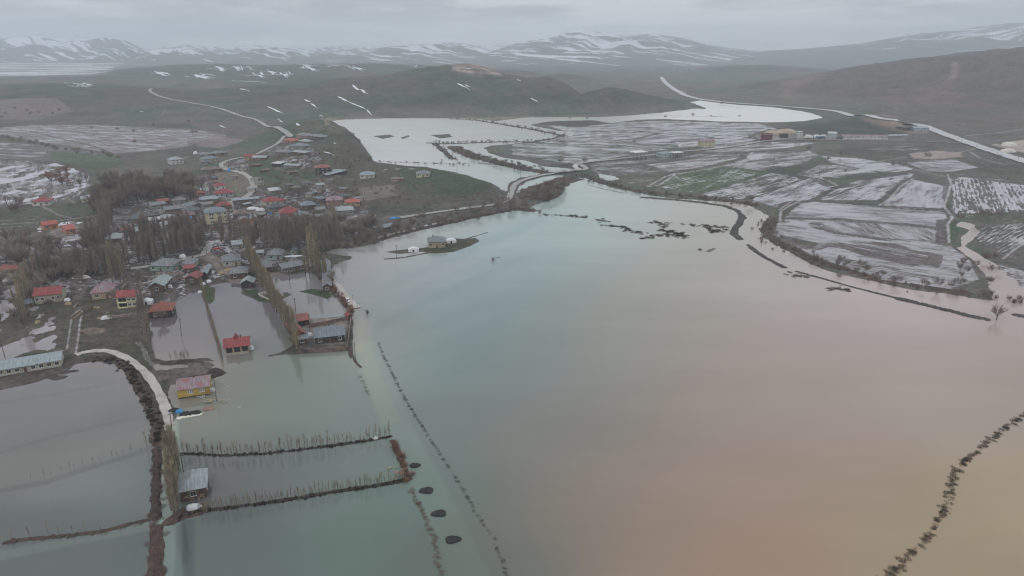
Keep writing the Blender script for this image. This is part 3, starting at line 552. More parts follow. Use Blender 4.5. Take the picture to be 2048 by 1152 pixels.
# ------------------------------------------------------------------ tracks: (points, width m, colour, wet)
TRACKS = [
 ([(155, 640), (152, 670), (148, 700), (146, 712)], 3.2, (112, 100, 92), .15), ([(165, 622), (160, 650), (155, 690), (152, 708)], .9, (168, 162, 158), .9), ([(143, 640), (137, 680), (134, 700)], .8, (168, 162, 158), .8),
 ([(150, 560), (150, 590), (158, 618), (152, 640)], 3.5, (128, 118, 112), .25), ([(130, 520), (145, 545), (150, 560)], 3, (120, 108, 100), .1),
 ([(180, 560), (165, 590), (160, 600)], 2, (130, 120, 112), .2),
 ([(272, 685), (285, 700), (292, 720), (312, 738)], .6, (158, 150, 146), .7), ([(279, 685), (290, 700), (300, 722), (318, 738)], .6, (158, 150, 146), .7),
 ([(-40, 452), (100, 444), (200, 432), (255, 434)], 2.6, (168, 158, 150), .2), ([(85, 414), (120, 432), (140, 436)], 2, (150, 142, 136), .3), ([(60, 372), (110, 378), (150, 408)], 1.6, (150, 136, 112), .2),
 ([(12, 350), (25, 372), (40, 400)], 1.8, (170, 162, 162), .7), ([(85, 482), (68, 490), (60, 520)], 2.2, (168, 160, 160), .8), ([(50, 340), (75, 352), (60, 362), (75, 372)], 1.8, (170, 162, 162), .7),
 ([(-20, 582), (100, 555), (230, 540), (300, 533)], 2.8, (150, 142, 136), .15), ([(390, 520), (370, 545), (350, 560), (345, 580), (350, 610)], 3.5, (110, 100, 96), .12),
 ([(255, 545), (265, 580), (285, 600)], 3.0, (120, 106, 104), .3), ([(395, 515), (440, 525), (470, 560), (500, 580)], 3.5, (140, 124, 112), .1),
 ([(555, 345), (575, 355), (600, 368), (640, 380), (700, 395)], 2.2, (134, 122, 112), 0), ([(600, 435), (660, 448), (720, 445), (800, 432)], 2.2, (140, 130, 122), .1), ([(640, 420), (648, 432), (650, 445), (640, 450)], 4, (110, 102, 100), .1),
 ([(500, 425), (540, 432), (600, 440)], 3, (150, 138, 128), 0), ([(640, 362), (720, 366), (770, 352)], 2.4, (140, 128, 116), 0), ([(770, 350), (834, 353)], 1.5, (190, 180, 176), .1),
 ([(1110, 236), (905, 238), (800, 236)], .1, (150, 140, 120), 0),
 ([(310, 212), (330, 222)], .1, (150, 140, 130), 0), ([(396, 228), (425, 214), (436, 212)], 2.2, (138, 132, 122), 0), ([(330, 215), (327, 228), (315, 234)], 1.6, (140, 140, 132), 0),
 ([(350, 300), (400, 290), (410, 284)], 2.0, (150, 138, 134), 0), ([(155, 315), (180, 312), (192, 309)], 1.6, (176, 164, 158), 0), ([(350, 325), (375, 312), (440, 302)], 2.0, (142, 132, 122), 0),
 ([(660, 251), (640, 250), (600, 262)], 1.4, (138, 128, 112), 0), ([(600, 270), (640, 258), (680, 266)], 1.2, (150, 140, 128), 0),
 # right-hand fields: farm tracks, wet and pale
 ([(1560, 420), (1600, 392), (1645, 378), (1675, 372), (1655, 362), (1632, 356)], 1.8, (180, 172, 172), .6), ([(1506, 405), (1560, 380), (1620, 358), (1720, 336)], 1.6, (178, 170, 170), .6),
 ([(1560, 442), (1561, 425), (1580, 412), (1640, 385)], 1.8, (178, 168, 166), .5), ([(1757, 412), (1780, 398), (1800, 375), (1825, 358)], 2.0, (172, 164, 160), .6),
 ([(1895, 350), (1902, 370), (1893, 400), (1888, 415), (1905, 435), (1895, 450), (1898, 486)], 2.2, (176, 166, 160), .6), ([(1810, 334), (1850, 346), (1890, 354)], 1.8, (178, 170, 168), .5),
 ([(1500, 342), (1620, 366), (1640, 360)], .8, (92, 96, 80), 0), ([(1590, 355), (1640, 328)], 1.2, (90, 92, 78), 0), ([(1640, 402), (1760, 414), (1890, 424)], 1.8, (82, 92, 70), 0), ([(1550, 412), (1580, 404), (1640, 402)], 1.5, (84, 92, 72), 0),
 ([(1895, 432), (1940, 420), (2100, 424)], 2, (96, 96, 90), .4), ([(1296, 374), (1318, 372), (1350, 350), (1420, 338), (1500, 322), (1508, 314), (1490, 310)], 2.2, (178, 174, 170), .6),
 ([(1300, 372), (1330, 355), (1352, 348)], 2.5, (174, 168, 162), .6), ([(1228, 338), (1250, 350), (1270, 335)], .8, (170, 165, 160), .6), ([(1280, 352), (1300, 335)], .8, (170, 165, 160), .6), ([(1290, 328), (1360, 347)], 1.6, (150, 146, 140), .5),
 ([(1185, 340), (1215, 356), (1222, 350)], 1.8, (176, 168, 162), .6), ([(1757, 324), (1810, 316), (1890, 312), (1960, 296)], 3.0, (168, 154, 142), .1), ([(1780, 325), (1812, 328), (1870, 320)], 1.2, (166, 156, 148), .3),
 ([(1940, 304), (1960, 318), (2010, 330)], 2.0, (186, 178, 170), .2), ([(1930, 272), (2000, 266), (2048, 262)], 3.0, (180, 172, 164), .2), ([(2048, 486), (2030, 500), (2005, 520)], 1.6, (170, 160, 158), .6),
 ([(1645, 223), (1730, 221), (1800, 223)], 2.5, (150, 150, 144), .0), ([(1620, 278), (1930, 286)], 2.0, (160, 152, 146), .2), ([(1500, 270), (1510, 279)], 2.0, (160, 152, 146), .2),
 ([(1150, 263), (1330, 268), (1540, 275)], 1.8, (90, 96, 84), 0), ([(1220, 288), (1300, 300), (1400, 295), (1410, 292)], 1.5, (82, 88, 74), 0), ([(1240, 292), (1310, 282), (1330, 278)], 1.4, (168, 166, 164), .6),
 ([(1250, 236), (1200, 240)], .1, (90, 90, 90), 0), ([(60, 262), (200, 296), (235, 312), (245, 320)], 2.5, (92, 94, 84), .05),
]
for P, w, c, wt in TRACKS:
    if w < .2: continue
    Q = flatn(P) if min(p[1] for p in P) > 315 or P[0][0] > 1050 else None
    if Q is None:
        Q = np.array([at(a, b)[:2] for a, b in P])
    d, _ = dseg(GX, GY, Q, False, w+8)
    ww = w*.42*(1+.25*fbm(GX/7, GY/7, 2, 61)); e = np.maximum(GY/F*1.6, .5)
    m = sm((ww-d)/e+.5)*(Z > -.3)
    blend(m*.85, C(c)*.85); WET = WET*(1-m)+wt*.7*m
CO *= (1+.30*fine+.18*mid)[..., None]
CO = (CO*.62+CO.mean(-1, keepdims=True)*.38)*np.array([1.0, .965, .985])
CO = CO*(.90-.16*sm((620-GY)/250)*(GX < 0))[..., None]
CO = np.clip(CO, .01, .85)
_r = (GX > 0)*(GY > 430); WET = WET+.14*((WET > .12)&(WET < .47))*_r+.02*(WET > .47)*_r; CO = CO*(1-.10*(_r*(FST > .5))[..., None])
hm_ = (hillm*sm((GY-1150)/250))[..., None]; CO = CO*(1-hm_)+CO*hm_*np.array([.97, .90, .93])
# ------------------------------------------------------------------ ground mesh
def gridmesh(name, X, Y, Zz, mat, attrs, keep=None):
    ny, nx = X.shape
    me = bpy.data.meshes.new(name)
    V = np.stack([X, Y, Zz], -1).reshape(-1, 3).astype(np.float32)
    idx = np.arange(ny*nx).reshape(ny, nx)
    q = np.stack([idx[:-1, :-1], idx[:-1, 1:], idx[1:, 1:], idx[1:, :-1]], -1).reshape(-1, 4)
    if keep is not None:
        kk = (keep[:-1, :-1] | keep[:-1, 1:] | keep[1:, 1:] | keep[1:, :-1]).reshape(-1); q = q[kk]
        used = np.zeros(len(V), bool); used[q.reshape(-1)] = True; remap = np.cumsum(used)-1
        V = V[used]; q = remap[q]; attrs = {k: (t, a.reshape(-1, a.shape[-1] if t != 'FLOAT' else 1)[used]) for k, (t, a) in attrs.items()}
    me.vertices.add(len(V)); me.vertices.foreach_set('co', V.reshape(-1))
    me.loops.add(q.size); me.loops.foreach_set('vertex_index', q.reshape(-1).astype(np.int32))
    me.polygons.add(len(q)); me.polygons.foreach_set('loop_start', np.arange(0, q.size, 4, dtype=np.int32))
    me.polygons.foreach_set('loop_total', np.full(len(q), 4, dtype=np.int32))
    me.update(calc_edges=True); me.validate()
    for k, (t, a) in attrs.items():
        if t == 'COL':
            at_ = me.attributes.new(k, 'FLOAT_COLOR', 'POINT'); b = a.reshape(-1, 3)
            at_.data.foreach_set('color', np.concatenate([b, np.ones((len(b), 1))], 1).astype(np.float32).reshape(-1))
        elif t == 'VEC':
            at_ = me.attributes.new(k, 'FLOAT_VECTOR', 'POINT'); at_.data.foreach_set('vector', a.reshape(-1).astype(np.float32))
        else:
            at_ = me.attributes.new(k, 'FLOAT', 'POINT'); at_.data.foreach_set('value', a.reshape(-1).astype(np.float32))
    me.polygons.foreach_set('use_smooth', [True]*len(me.polygons))
    me.materials.append(mat)
    o = bpy.data.objects.new(name, me); link(o); return o
gm, nt, b = newmat('ground')
geo = N(nt, 'ShaderNodeNewGeometry').outputs['Position']
ca = N(nt, 'ShaderNodeAttribute', attribute_name='tone').outputs['Color']
wa = N(nt, 'ShaderNodeAttribute', attribute_name='wet').outputs['Fac']
fa = N(nt, 'ShaderNodeAttribute', attribute_name='furrow').outputs['Vector']
fs = N(nt, 'ShaderNodeAttribute', attribute_name='tilled').outputs['Fac']
mf = N(nt, 'ShaderNodeMapping'); nt.links.new(fa, mf.inputs[0]); mf.inputs['Scale'].default_value = (3.3, .06, 0)
fur = noise(nt, mf.outputs[0], 1.0, 3, .6)
mf2 = N(nt, 'ShaderNodeMapping'); nt.links.new(fa, mf2.inputs[0]); mf2.inputs['Scale'].default_value = (.34, .014, 0)
fur2 = noise(nt, mf2.outputs[0], 1.0, 2, .5)
n_a = noise(nt, geo, .045, 5, .6); n_b = noise(nt, geo, .4, 4, .65); n_c = noise(nt, geo, 1.7, 3, .7)
sx = N(nt, 'ShaderNodeSeparateXYZ'); nt.links.new(fa, sx.inputs[0])
rows_ = math_(nt, 'SINE', math_(nt, 'ADD', math_(nt, 'MULTIPLY', sx.outputs[0], 2*math.pi*1.35), math_(nt, 'MULTIPLY', fur2, 3.0)))
streak = math_(nt, 'ADD', math_(nt, 'ADD', math_(nt, 'MULTIPLY', fur, .62), math_(nt, 'MULTIPLY', fur2, .38)), math_(nt, 'MULTIPLY', rows_, .035))
plain = math_(nt, 'ADD', math_(nt, 'MULTIPLY', n_a, .45), math_(nt, 'MULTIPLY', n_b, .55))
tm = nt.nodes.new('ShaderNodeMix'); tm.data_type = 'FLOAT'
nt.links.new(fs, tm.inputs[0]); nt.links.new(plain, tm.inputs[2]); nt.links.new(math_(nt, 'ADD', math_(nt, 'MULTIPLY', streak, .84), math_(nt, 'MULTIPLY', n_a, .16)), tm.inputs[3])
val = tm.outputs[0]
thr = math_(nt, 'SUBTRACT', .74, math_(nt, 'MULTIPLY', wa, .44))
wm = ramp(nt, val, math_(nt, 'SUBTRACT', thr, .03), math_(nt, 'ADD', thr, .03))
wm = math_(nt, 'MULTIPLY', wm, ramp(nt, wa, .01, .05))
dry = mixc(nt, ramp(nt, n_b, .3, .7), mixc(nt, 1.0, ca, (.74, .74, .74), 'MULTIPLY'), mixc(nt, 1.0, ca, (1.26, 1.24, 1.2), 'MULTIPLY'))
dry = mixc(nt, math_(nt, 'MULTIPLY', fs, ramp(nt, fur, .42, .62, 0.0, .35)), dry, mixc(nt, 1.0, dry, (.55, .53, .5), 'MULTIPLY'))
dry = mixc(nt, ramp(nt, n_c, .52, .70, 0, .75), dry, mixc(nt, 1.0, dry, (.5, .48, .45), 'MULTIPLY'))
col = mixc(nt, wm, dry, (.31, .29, .30))
nt.links.new(col, b.inputs['Base Color'])
rg = nt.nodes.new('ShaderNodeMix'); rg.data_type = 'FLOAT'; nt.links.new(wm, rg.inputs[0]); rg.inputs[2].default_value = .95; rg.inputs[3].default_value = .08
nt.links.new(rg.outputs[0], b.inputs['Roughness'])
spx = nt.nodes.new('ShaderNodeMix'); spx.data_type = 'FLOAT'; nt.links.new(wm, spx.inputs[0]); spx.inputs[2].default_value = .12; spx.inputs[3].default_value = .5
nt.links.new(spx.outputs[0], b.inputs['Specular IOR Level'])
bp = N(nt, 'ShaderNodeBump'); bp.inputs['Distance'].default_value = .25
nt.links.new(math_(nt, 'MULTIPLY', math_(nt, 'SUBTRACT', 1.0, wm), .7), bp.inputs['Strength'])
nt.links.new(math_(nt, 'ADD', n_b, n_c), bp.inputs['Height']); nt.links.new(bp.outputs[0], b.inputs['Normal'])
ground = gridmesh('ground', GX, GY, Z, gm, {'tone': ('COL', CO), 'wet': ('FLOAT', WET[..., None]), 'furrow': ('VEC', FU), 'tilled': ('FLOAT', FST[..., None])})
tag(ground, kind='structure')
# ------------------------------------------------------------------ flood water
def skyL(e): return .49+.40*sm(e/.55)
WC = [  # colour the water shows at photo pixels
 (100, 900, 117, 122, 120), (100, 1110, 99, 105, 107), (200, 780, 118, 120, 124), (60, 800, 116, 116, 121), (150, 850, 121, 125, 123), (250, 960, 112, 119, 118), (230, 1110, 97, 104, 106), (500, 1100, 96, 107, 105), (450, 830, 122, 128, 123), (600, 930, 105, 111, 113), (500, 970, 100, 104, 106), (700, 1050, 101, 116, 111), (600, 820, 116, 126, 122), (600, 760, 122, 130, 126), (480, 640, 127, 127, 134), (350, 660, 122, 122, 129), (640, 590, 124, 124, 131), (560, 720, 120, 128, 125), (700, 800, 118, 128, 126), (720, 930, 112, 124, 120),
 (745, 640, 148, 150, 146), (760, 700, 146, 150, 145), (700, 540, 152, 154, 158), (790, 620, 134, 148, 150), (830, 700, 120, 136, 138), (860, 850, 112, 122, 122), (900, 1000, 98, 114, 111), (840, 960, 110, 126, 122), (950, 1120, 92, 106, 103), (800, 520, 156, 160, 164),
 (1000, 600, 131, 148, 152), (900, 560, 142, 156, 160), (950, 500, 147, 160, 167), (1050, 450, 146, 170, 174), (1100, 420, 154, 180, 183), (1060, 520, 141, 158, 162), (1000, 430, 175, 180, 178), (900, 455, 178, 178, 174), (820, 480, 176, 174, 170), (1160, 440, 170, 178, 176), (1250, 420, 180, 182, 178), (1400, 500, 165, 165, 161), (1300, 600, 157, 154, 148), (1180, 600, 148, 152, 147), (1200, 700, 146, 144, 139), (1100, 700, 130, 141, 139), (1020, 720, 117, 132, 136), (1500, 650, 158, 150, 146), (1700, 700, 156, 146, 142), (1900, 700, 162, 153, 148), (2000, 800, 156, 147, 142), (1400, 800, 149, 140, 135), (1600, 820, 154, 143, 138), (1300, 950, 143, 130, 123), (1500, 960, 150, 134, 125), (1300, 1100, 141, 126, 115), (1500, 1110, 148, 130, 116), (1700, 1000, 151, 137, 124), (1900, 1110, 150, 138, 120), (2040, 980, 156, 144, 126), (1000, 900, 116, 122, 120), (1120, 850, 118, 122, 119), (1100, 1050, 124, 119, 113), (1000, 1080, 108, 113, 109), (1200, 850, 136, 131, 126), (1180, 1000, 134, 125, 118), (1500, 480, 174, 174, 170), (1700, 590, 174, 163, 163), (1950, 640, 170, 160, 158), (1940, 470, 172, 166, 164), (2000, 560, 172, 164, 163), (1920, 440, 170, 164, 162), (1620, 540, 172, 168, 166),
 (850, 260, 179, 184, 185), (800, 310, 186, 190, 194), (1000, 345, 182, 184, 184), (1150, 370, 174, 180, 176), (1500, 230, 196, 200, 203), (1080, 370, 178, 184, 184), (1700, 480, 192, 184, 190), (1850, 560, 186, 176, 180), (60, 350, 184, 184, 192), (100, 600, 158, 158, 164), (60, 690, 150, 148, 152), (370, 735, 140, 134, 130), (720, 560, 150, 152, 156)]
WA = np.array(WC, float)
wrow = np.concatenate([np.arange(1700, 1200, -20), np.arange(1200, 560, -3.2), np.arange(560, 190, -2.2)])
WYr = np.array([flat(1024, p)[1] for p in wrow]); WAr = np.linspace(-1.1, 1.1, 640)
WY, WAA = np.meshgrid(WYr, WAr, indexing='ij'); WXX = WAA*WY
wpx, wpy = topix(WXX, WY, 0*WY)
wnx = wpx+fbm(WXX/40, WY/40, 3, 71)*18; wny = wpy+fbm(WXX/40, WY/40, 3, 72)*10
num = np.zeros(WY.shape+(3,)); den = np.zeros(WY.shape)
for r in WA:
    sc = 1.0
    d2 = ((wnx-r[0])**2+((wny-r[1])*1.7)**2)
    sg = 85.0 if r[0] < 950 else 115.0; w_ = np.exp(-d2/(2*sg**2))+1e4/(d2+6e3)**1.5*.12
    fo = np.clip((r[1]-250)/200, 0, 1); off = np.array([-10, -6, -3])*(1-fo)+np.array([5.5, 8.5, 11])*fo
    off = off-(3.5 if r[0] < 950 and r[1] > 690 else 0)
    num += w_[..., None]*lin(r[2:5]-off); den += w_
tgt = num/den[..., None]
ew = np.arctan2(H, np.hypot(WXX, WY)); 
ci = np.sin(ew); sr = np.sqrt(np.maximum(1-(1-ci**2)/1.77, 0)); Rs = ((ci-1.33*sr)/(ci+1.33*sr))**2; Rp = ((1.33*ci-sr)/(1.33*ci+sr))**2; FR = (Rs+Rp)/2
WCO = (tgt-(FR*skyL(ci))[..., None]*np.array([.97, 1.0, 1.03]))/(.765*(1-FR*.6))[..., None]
def wline(P, w, mul):
    global WCO
    d, _ = dseg(WXX, WY, flatn(P), False, float(np.max(w))*2)
    k = sm((1.15-d/w)*(2.2 if np.ndim(w) == 0 else .9))[..., None]; WCO = WCO*(1-k)+WCO*np.asarray(mul)*k
# roads and ditches showing pale or dark through the shallow water
wline([(336, 846), (338, 900), (339, 1000), (339, 1100), (339, 1250)], 3.2, (1.6, 1.72, 1.64))
wline([(320, 1046), (250, 1062), (150, 1080), (60, 1100), (-50, 1120)], 2.2, (1.25, 1.3, 1.24))
wline([(318, 890), (250, 915), (180, 935), (90, 965), (-20, 985)], 1.5, (.80, .78, .80))
wline([(250, 840), (120, 870), (0, 905)], 1.2, (.86, .88, .88)); wline([(220, 768), (100, 790), (0, 806)], 1.2, (.9, .9, .9))
wline([(728, 690), (760, 770), (800, 860), (850, 960), (900, 1060), (940, 1150)], 5.0, (1.12, 1.13, 1.10))
wline([(735, 640), (725, 690), (745, 760), (780, 840)], 3.6, (1.10, 1.06, 1.0))
wline([(372, 1050), (368, 1150), (366, 1250)], 2.4, (.76, .74, .78))
wline([(660, 570), (690, 600), (715, 640), (712, 700)], 3.5, (1.12, 1.08, 1.0))
for i, (x, y) in enumerate([(1100, 425), (1080, 440)]): wline([(x, y), (x-60, y+28), (x-180, y+75)], 8, (.93, .98, 1.0))
for L_, q_ in (([(1085, 445), (960, 490), (800, 560)], .93), ([(1060, 510), (900, 580), (760, 650)], .90), ([(1020, 590), (930, 625), (830, 665)], .93), ([(1060, 470), (930, 530), (740, 600)], 1.05), ([(1000, 640), (900, 690), (790, 720)], .95)):
    wline(L_, 5+9*abs(fbm(WXX/50, WY/50, 2, 99)), (q_, 1-(1-q_)*.6, 1-(1-q_)*.5))
WCO *= (1+.05*fbm(WXX/70, WY/35, 4, 75))[..., None]
WCO = np.clip(WCO, .03, .7)
wk = np.zeros(WY.shape, bool)
jj = np.clip(np.searchsorted(Yr, WY)-1, 0, NY-2); ii = np.clip(((WXX/WY-Ar[0])/(Ar[1]-Ar[0])).astype(int), 0, NA-2)
zs = np.minimum(np.minimum(Z[jj, ii], Z[jj+1, ii]), np.minimum(Z[jj, ii+1], Z[jj+1, ii+1]))
wk = zs < .15
wk2 = wk.copy()
for s in range(3):
    wk2[1:] |= wk2[:-1]; wk2[:-1] |= wk2[1:]; wk2[:, 1:] |= wk2[:, :-1]; wk2[:, :-1] |= wk2[:, 1:]
wmx, nt, b = newmat('flood_water')
geo = N(nt, 'ShaderNodeNewGeometry').outputs['Position']
ca = N(nt, 'ShaderNodeAttribute', attribute_name='silt').outputs['Color']
mp = N(nt, 'ShaderNodeMapping'); nt.links.new(geo, mp.inputs[0]); mp.inputs['Scale'].default_value = (.011, .045, 1); mp.inputs['Rotation'].default_value = (0, 0, -.25)
sw = noise(nt, mp.outputs[0], 1.0, 5, .6)
col = mixc(nt, ramp(nt, sw, .3, .7), mixc(nt, 1.0, ca, (.965, .965, .97), 'MULTIPLY'), mixc(nt, 1.0, ca, (1.035, 1.035, 1.03), 'MULTIPLY'))
nt.links.new(col, b.inputs['Base Color']); b.inputs['Roughness'].default_value = .025; b.inputs['IOR'].default_value = 1.33
mp = N(nt, 'ShaderNodeMapping'); nt.links.new(geo, mp.inputs[0]); mp.inputs['Scale'].default_value = (.5, 1.1, 1)
rip = noise(nt, mp.outputs[0], 1.0, 4, .6)
bp = N(nt, 'ShaderNodeBump'); bp.inputs['Strength'].default_value = .12; bp.inputs['Distance'].default_value = .05
nt.links.new(rip, bp.inputs['Height']); nt.links.new(bp.outputs[0], b.inputs['Normal'])
sy = N(nt, 'ShaderNodeSeparateXYZ'); nt.links.new(geo, sy.inputs[0])       # wind-ruffled farther out
nt.links.new(math_(nt, 'MAXIMUM', ramp(nt, sy.outputs[1], 600, 1000, .03, .34), ramp(nt, sy.outputs[0], -120, -30, .03, .15)), b.inputs['Roughness'])
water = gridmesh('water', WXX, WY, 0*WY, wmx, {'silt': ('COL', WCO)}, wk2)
tag(water, kind='structure')
# ------------------------------------------------------------------ haze
hz, nt, b = newmat('haze'); nt.nodes.remove(b)
pv = N(nt, 'ShaderNodeVolumePrincipled'); pv.inputs['Color'].default_value = (.865, .93, 1.0, 1); pv.inputs['Density'].default_value = .000135; pv.inputs['Anisotropy'].default_value = 0.0
nt.links.new(pv.outputs[0], nt.nodes['Material Output'].inputs['Volume'])
hb = MB().box(-16000, 16000, -400, 13800, -8, 460).build('haze', hz); tag(hb, kind='stuff')
# ------------------------------------------------------------------ far mountains, each range one mesh
mm, nt, b = newmat('mountain')
ca = N(nt, 'ShaderNodeAttribute', attribute_name='tone').outputs['Color']
geo = N(nt, 'ShaderNodeNewGeometry').outputs['Position']
n_ = noise(nt, geo, .01, 5, .65)
nt.links.new(mixc(nt, ramp(nt, n_, .3, .7), mixc(nt, 1.0, ca, (.85, .85, .85), 'MULTIPLY'), mixc(nt, 1.0, ca, (1.12, 1.12, 1.12), 'MULTIPLY')), b.inputs['Base Color'])
b.inputs['Roughness'].default_value = .95
RANGES = [ # (name seed, noise, snow amount, snow lean, rows (px, y top), Y foot, Y crest)
 (1, .32, .50, 1.3, [(-600, 70), (-200, 74), (0, 76), (60, 74), (130, 78), (200, 76), (255, 84), (290, 100), (330, 116)], 5600, 8200),
 (2, .22, .42, .8, [(180, 122), (240, 112), (285, 103), (330, 97), (365, 96), (400, 101), (440, 108), (470, 107), (510, 98), (550, 96), (590, 101), (620, 108), (680, 116), (760, 126)], 5400, 7400),
 (5, .25, .62, .9, [(200, 108), (300, 98), (380, 90), (450, 96), (520, 90), (600, 96), (680, 92), (760, 94), (840, 90), (950, 96), (1010, 104)], 8200, 10600),
 (3, .22, .52, 1.0, [(540, 126), (600, 112), (650, 104), (700, 98), (760, 95), (800, 91), (850, 88), (890, 84), (930, 86), (970, 94), (1020, 104), (1080, 124)], 5400, 8000),
 (4, .16, .54, .7, [(880, 124), (930, 104), (980, 94), (1040, 84), (1080, 76), (1120, 69), (1145, 63), (1165, 59), (1185, 62), (1210, 65), (1240, 66), (1270, 68), (1300, 67), (1340, 72), (1380, 79), (1420, 88), (1460, 96), (1510, 101), (1560, 116), (1620, 140)], 4700, 8600),
 (6, .14, .34, 1.0, [(1300, 150), (1360, 138), (1420, 122), (1480, 108), (1540, 101), (1600, 98), (1660, 93), (1720, 87), (1770, 78), (1820, 70), (1880, 62), (1950, 54), (2048, 46), (2200, 38), (2600, 30)], 4300, 7600),
]
for seed, nz, snow, lean, rw, Y0, Y1 in RANGES:
    A = []; Zt = []
    for px, py in rw:
        u, dy, dz = ray(px, py); A.append(u/dy); Zt.append(H+Y1*dz/dy)
    aa = np.linspace(A[0], A[-1], 560); tt = np.concatenate([np.linspace(0, 1, 150), np.linspace(1.03, 1.5, 16)])
    T, AA = np.meshgrid(tt, aa, indexing='ij')
    YY = Y0+(Y1-Y0)*T; XX = AA*YY
    zt = np.interp(AA, A, Zt)
    edge = sm((AA-A[0])/(A[-1]-A[0])/.05)*sm((A[-1]-AA)/(A[-1]-A[0])/.05)
    gx = XX+YY*.25*(lean-.9)
    g = 1-np.abs(fbm(gx/620, YY/1500, 5, seed*3+.5))*2.5
    g2 = fbm(XX/200, YY/320, 5, seed*5+.3)
    pr = np.where(T <= 1, (.45*T+.55*sm(T)), 1-.9*sm((T-1)/.5))
    bb = np.clip(T, 0, 1)*np.clip(1.02-T, 0, 1)*4
    ZZ = zt*pr*(1+nz*(g-.55)*np.clip(bb+.03, 0, 1)*2.0+nz*.45*g2*np.clip(bb+.12, 0, 1))*edge-12*(1-T.clip(0, 1))
    c = np.zeros(XX.shape+(3,)); c[:] = alb(74, 82, 78)
    k = sm(fbm(XX/700, YY/900, 4, seed+40)*1.5+.4)[..., None]; c = c*(1-k)+alb(84, 80, 78)*k
    # snow lies in gullies and streaks, more of it higher up
    dz_ = np.gradient(ZZ, axis=1)
    rough = fbm((XX+YY*.9*lean)/70, (YY-XX*.3)/420, 5, seed+50)
    hgt = np.clip(ZZ/np.max(ZZ), 0, 1)
    sn = -.02+rough*1.7+.75*(hgt-.62)*1.6+(snow-.5)*1.6-.25*(g-.5)+.45*fbm(XX/650, YY/900, 2, seed+60)
    s = sm((sn-.02)/.07)[..., None]
    c = c*(1-s)+np.array([.62, .64, .67])*s
    o = gridmesh('mountain', XX, YY, ZZ, mm, {'tone': ('COL', np.clip(c, .01, .8))}); tag(o, kind='structure')

# ------------------------------------------------------------------ snow left lying in gullies: thin drifts laid on the slopes
def snow():
    V = []; Fc = []; rs = random.Random(3)
    def strip(x0, y0, x1, y1, w):
        A, B = at(x0, y0), at(x1, y1); L = (B-A).length
        if L > 900: return
        n = max(6, min(26, int(L/8))); d = (B-A); d.z = 0; d.normalize(); nr = Vector((-d.y, d.x, 0)); o = 0; b0 = len(V)
        for i in range(n+1):
            t = i/n; p = A.lerp(B, t); o += rs.uniform(-.07, .07)*w; ww = w*(.25+.75*math.sin(math.pi*min(1, t*1.15+.05))**.6)*rs.uniform(.6, 1.25)
            c = p+nr*o
            for k in (-1, -.3, .3, 1):
                x, y = c.x+nr.x*ww*k, c.y+nr.y*ww*k; V.append((x, y, zat(x, y)+(.25 if abs(k) > .5 else .6)+.0005*y))
        for i in range(n):
            for k in range(3): a = b0+i*4+k; Fc.append((a, a+1, a+5, a+4))
    for x0, y0, x1, y1, w in SNOW:
        m = at((x0+x1)/2, (y0+y1)/2).y; w = w*.42+m*.0006
        strip(x0, y0, x1, y1, w)
        if w > 4:
            strip(x0+6, y0+rs.uniform(2, 4), x1-4, y1+rs.uniform(1, 4), w*.5)
            for q in range(3): strip(x0+rs.uniform(-25, 25), y0+rs.uniform(-3, 8), x0+rs.uniform(-25, 25)+8, y0+rs.uniform(2, 9), w*.35)
    o = meshobj('snow', V, Fc, simple((.70, .72, .75), .8, .06, .05)); tag(o, kind='stuff')
snow()
# ------------------------------------------------------------------ roads: sheets laid on the ground
def smooth_line(P, n=4):
    P = [np.array(p, float) for p in P]; out = []
    for i in range(len(P)-1):
        p0 = P[max(i-1, 0)]; p1 = P[i]; p2 = P[i+1]; p3 = P[min(i+2, len(P)-1)]
        for k in range(n):
            t = k/n; out.append(.5*((2*p1)+(-p0+p2)*t+(2*p0-5*p1+4*p2-p3)*t*t+(-p0+3*p1-3*p2+p3)*t**3))
    out.append(P[-1]); return out
def roadmat(c, c2, wet=.3, tracks=True):
    m, nt, b = newmat('road'); geo = N(nt, 'ShaderNodeNewGeometry').outputs['Position']
    uv = N(nt, 'ShaderNodeAttribute', attribute_name='across').outputs['Fac']
    a = noise(nt, geo, .25, 5, .65); q = noise(nt, geo, .05, 3, .6)
    col = mixc(nt, ramp(nt, a, .35, .65), alb(c)*.74, alb(c2)*.74)
    if tracks:
        s = math_(nt, 'ABSOLUTE', math_(nt, 'SUBTRACT', math_(nt, 'ABSOLUTE', uv), .42))
        col = mixc(nt, ramp(nt, s, .05, .22, .45, 0), col, alb(c)*.6)
    w = ramp(nt, math_(nt, 'ADD', math_(nt, 'MULTIPLY', a, .6), math_(nt, 'MULTIPLY', q, .4)), .52-.2*wet, .70-.2*wet)
    col = mixc(nt, w, col, alb(c)*.95); nt.links.new(col, b.inputs['Base Color'])
    nt.links.new(ramp(nt, w, 0, 1, .75, .12), b.inputs['Roughness']); return m
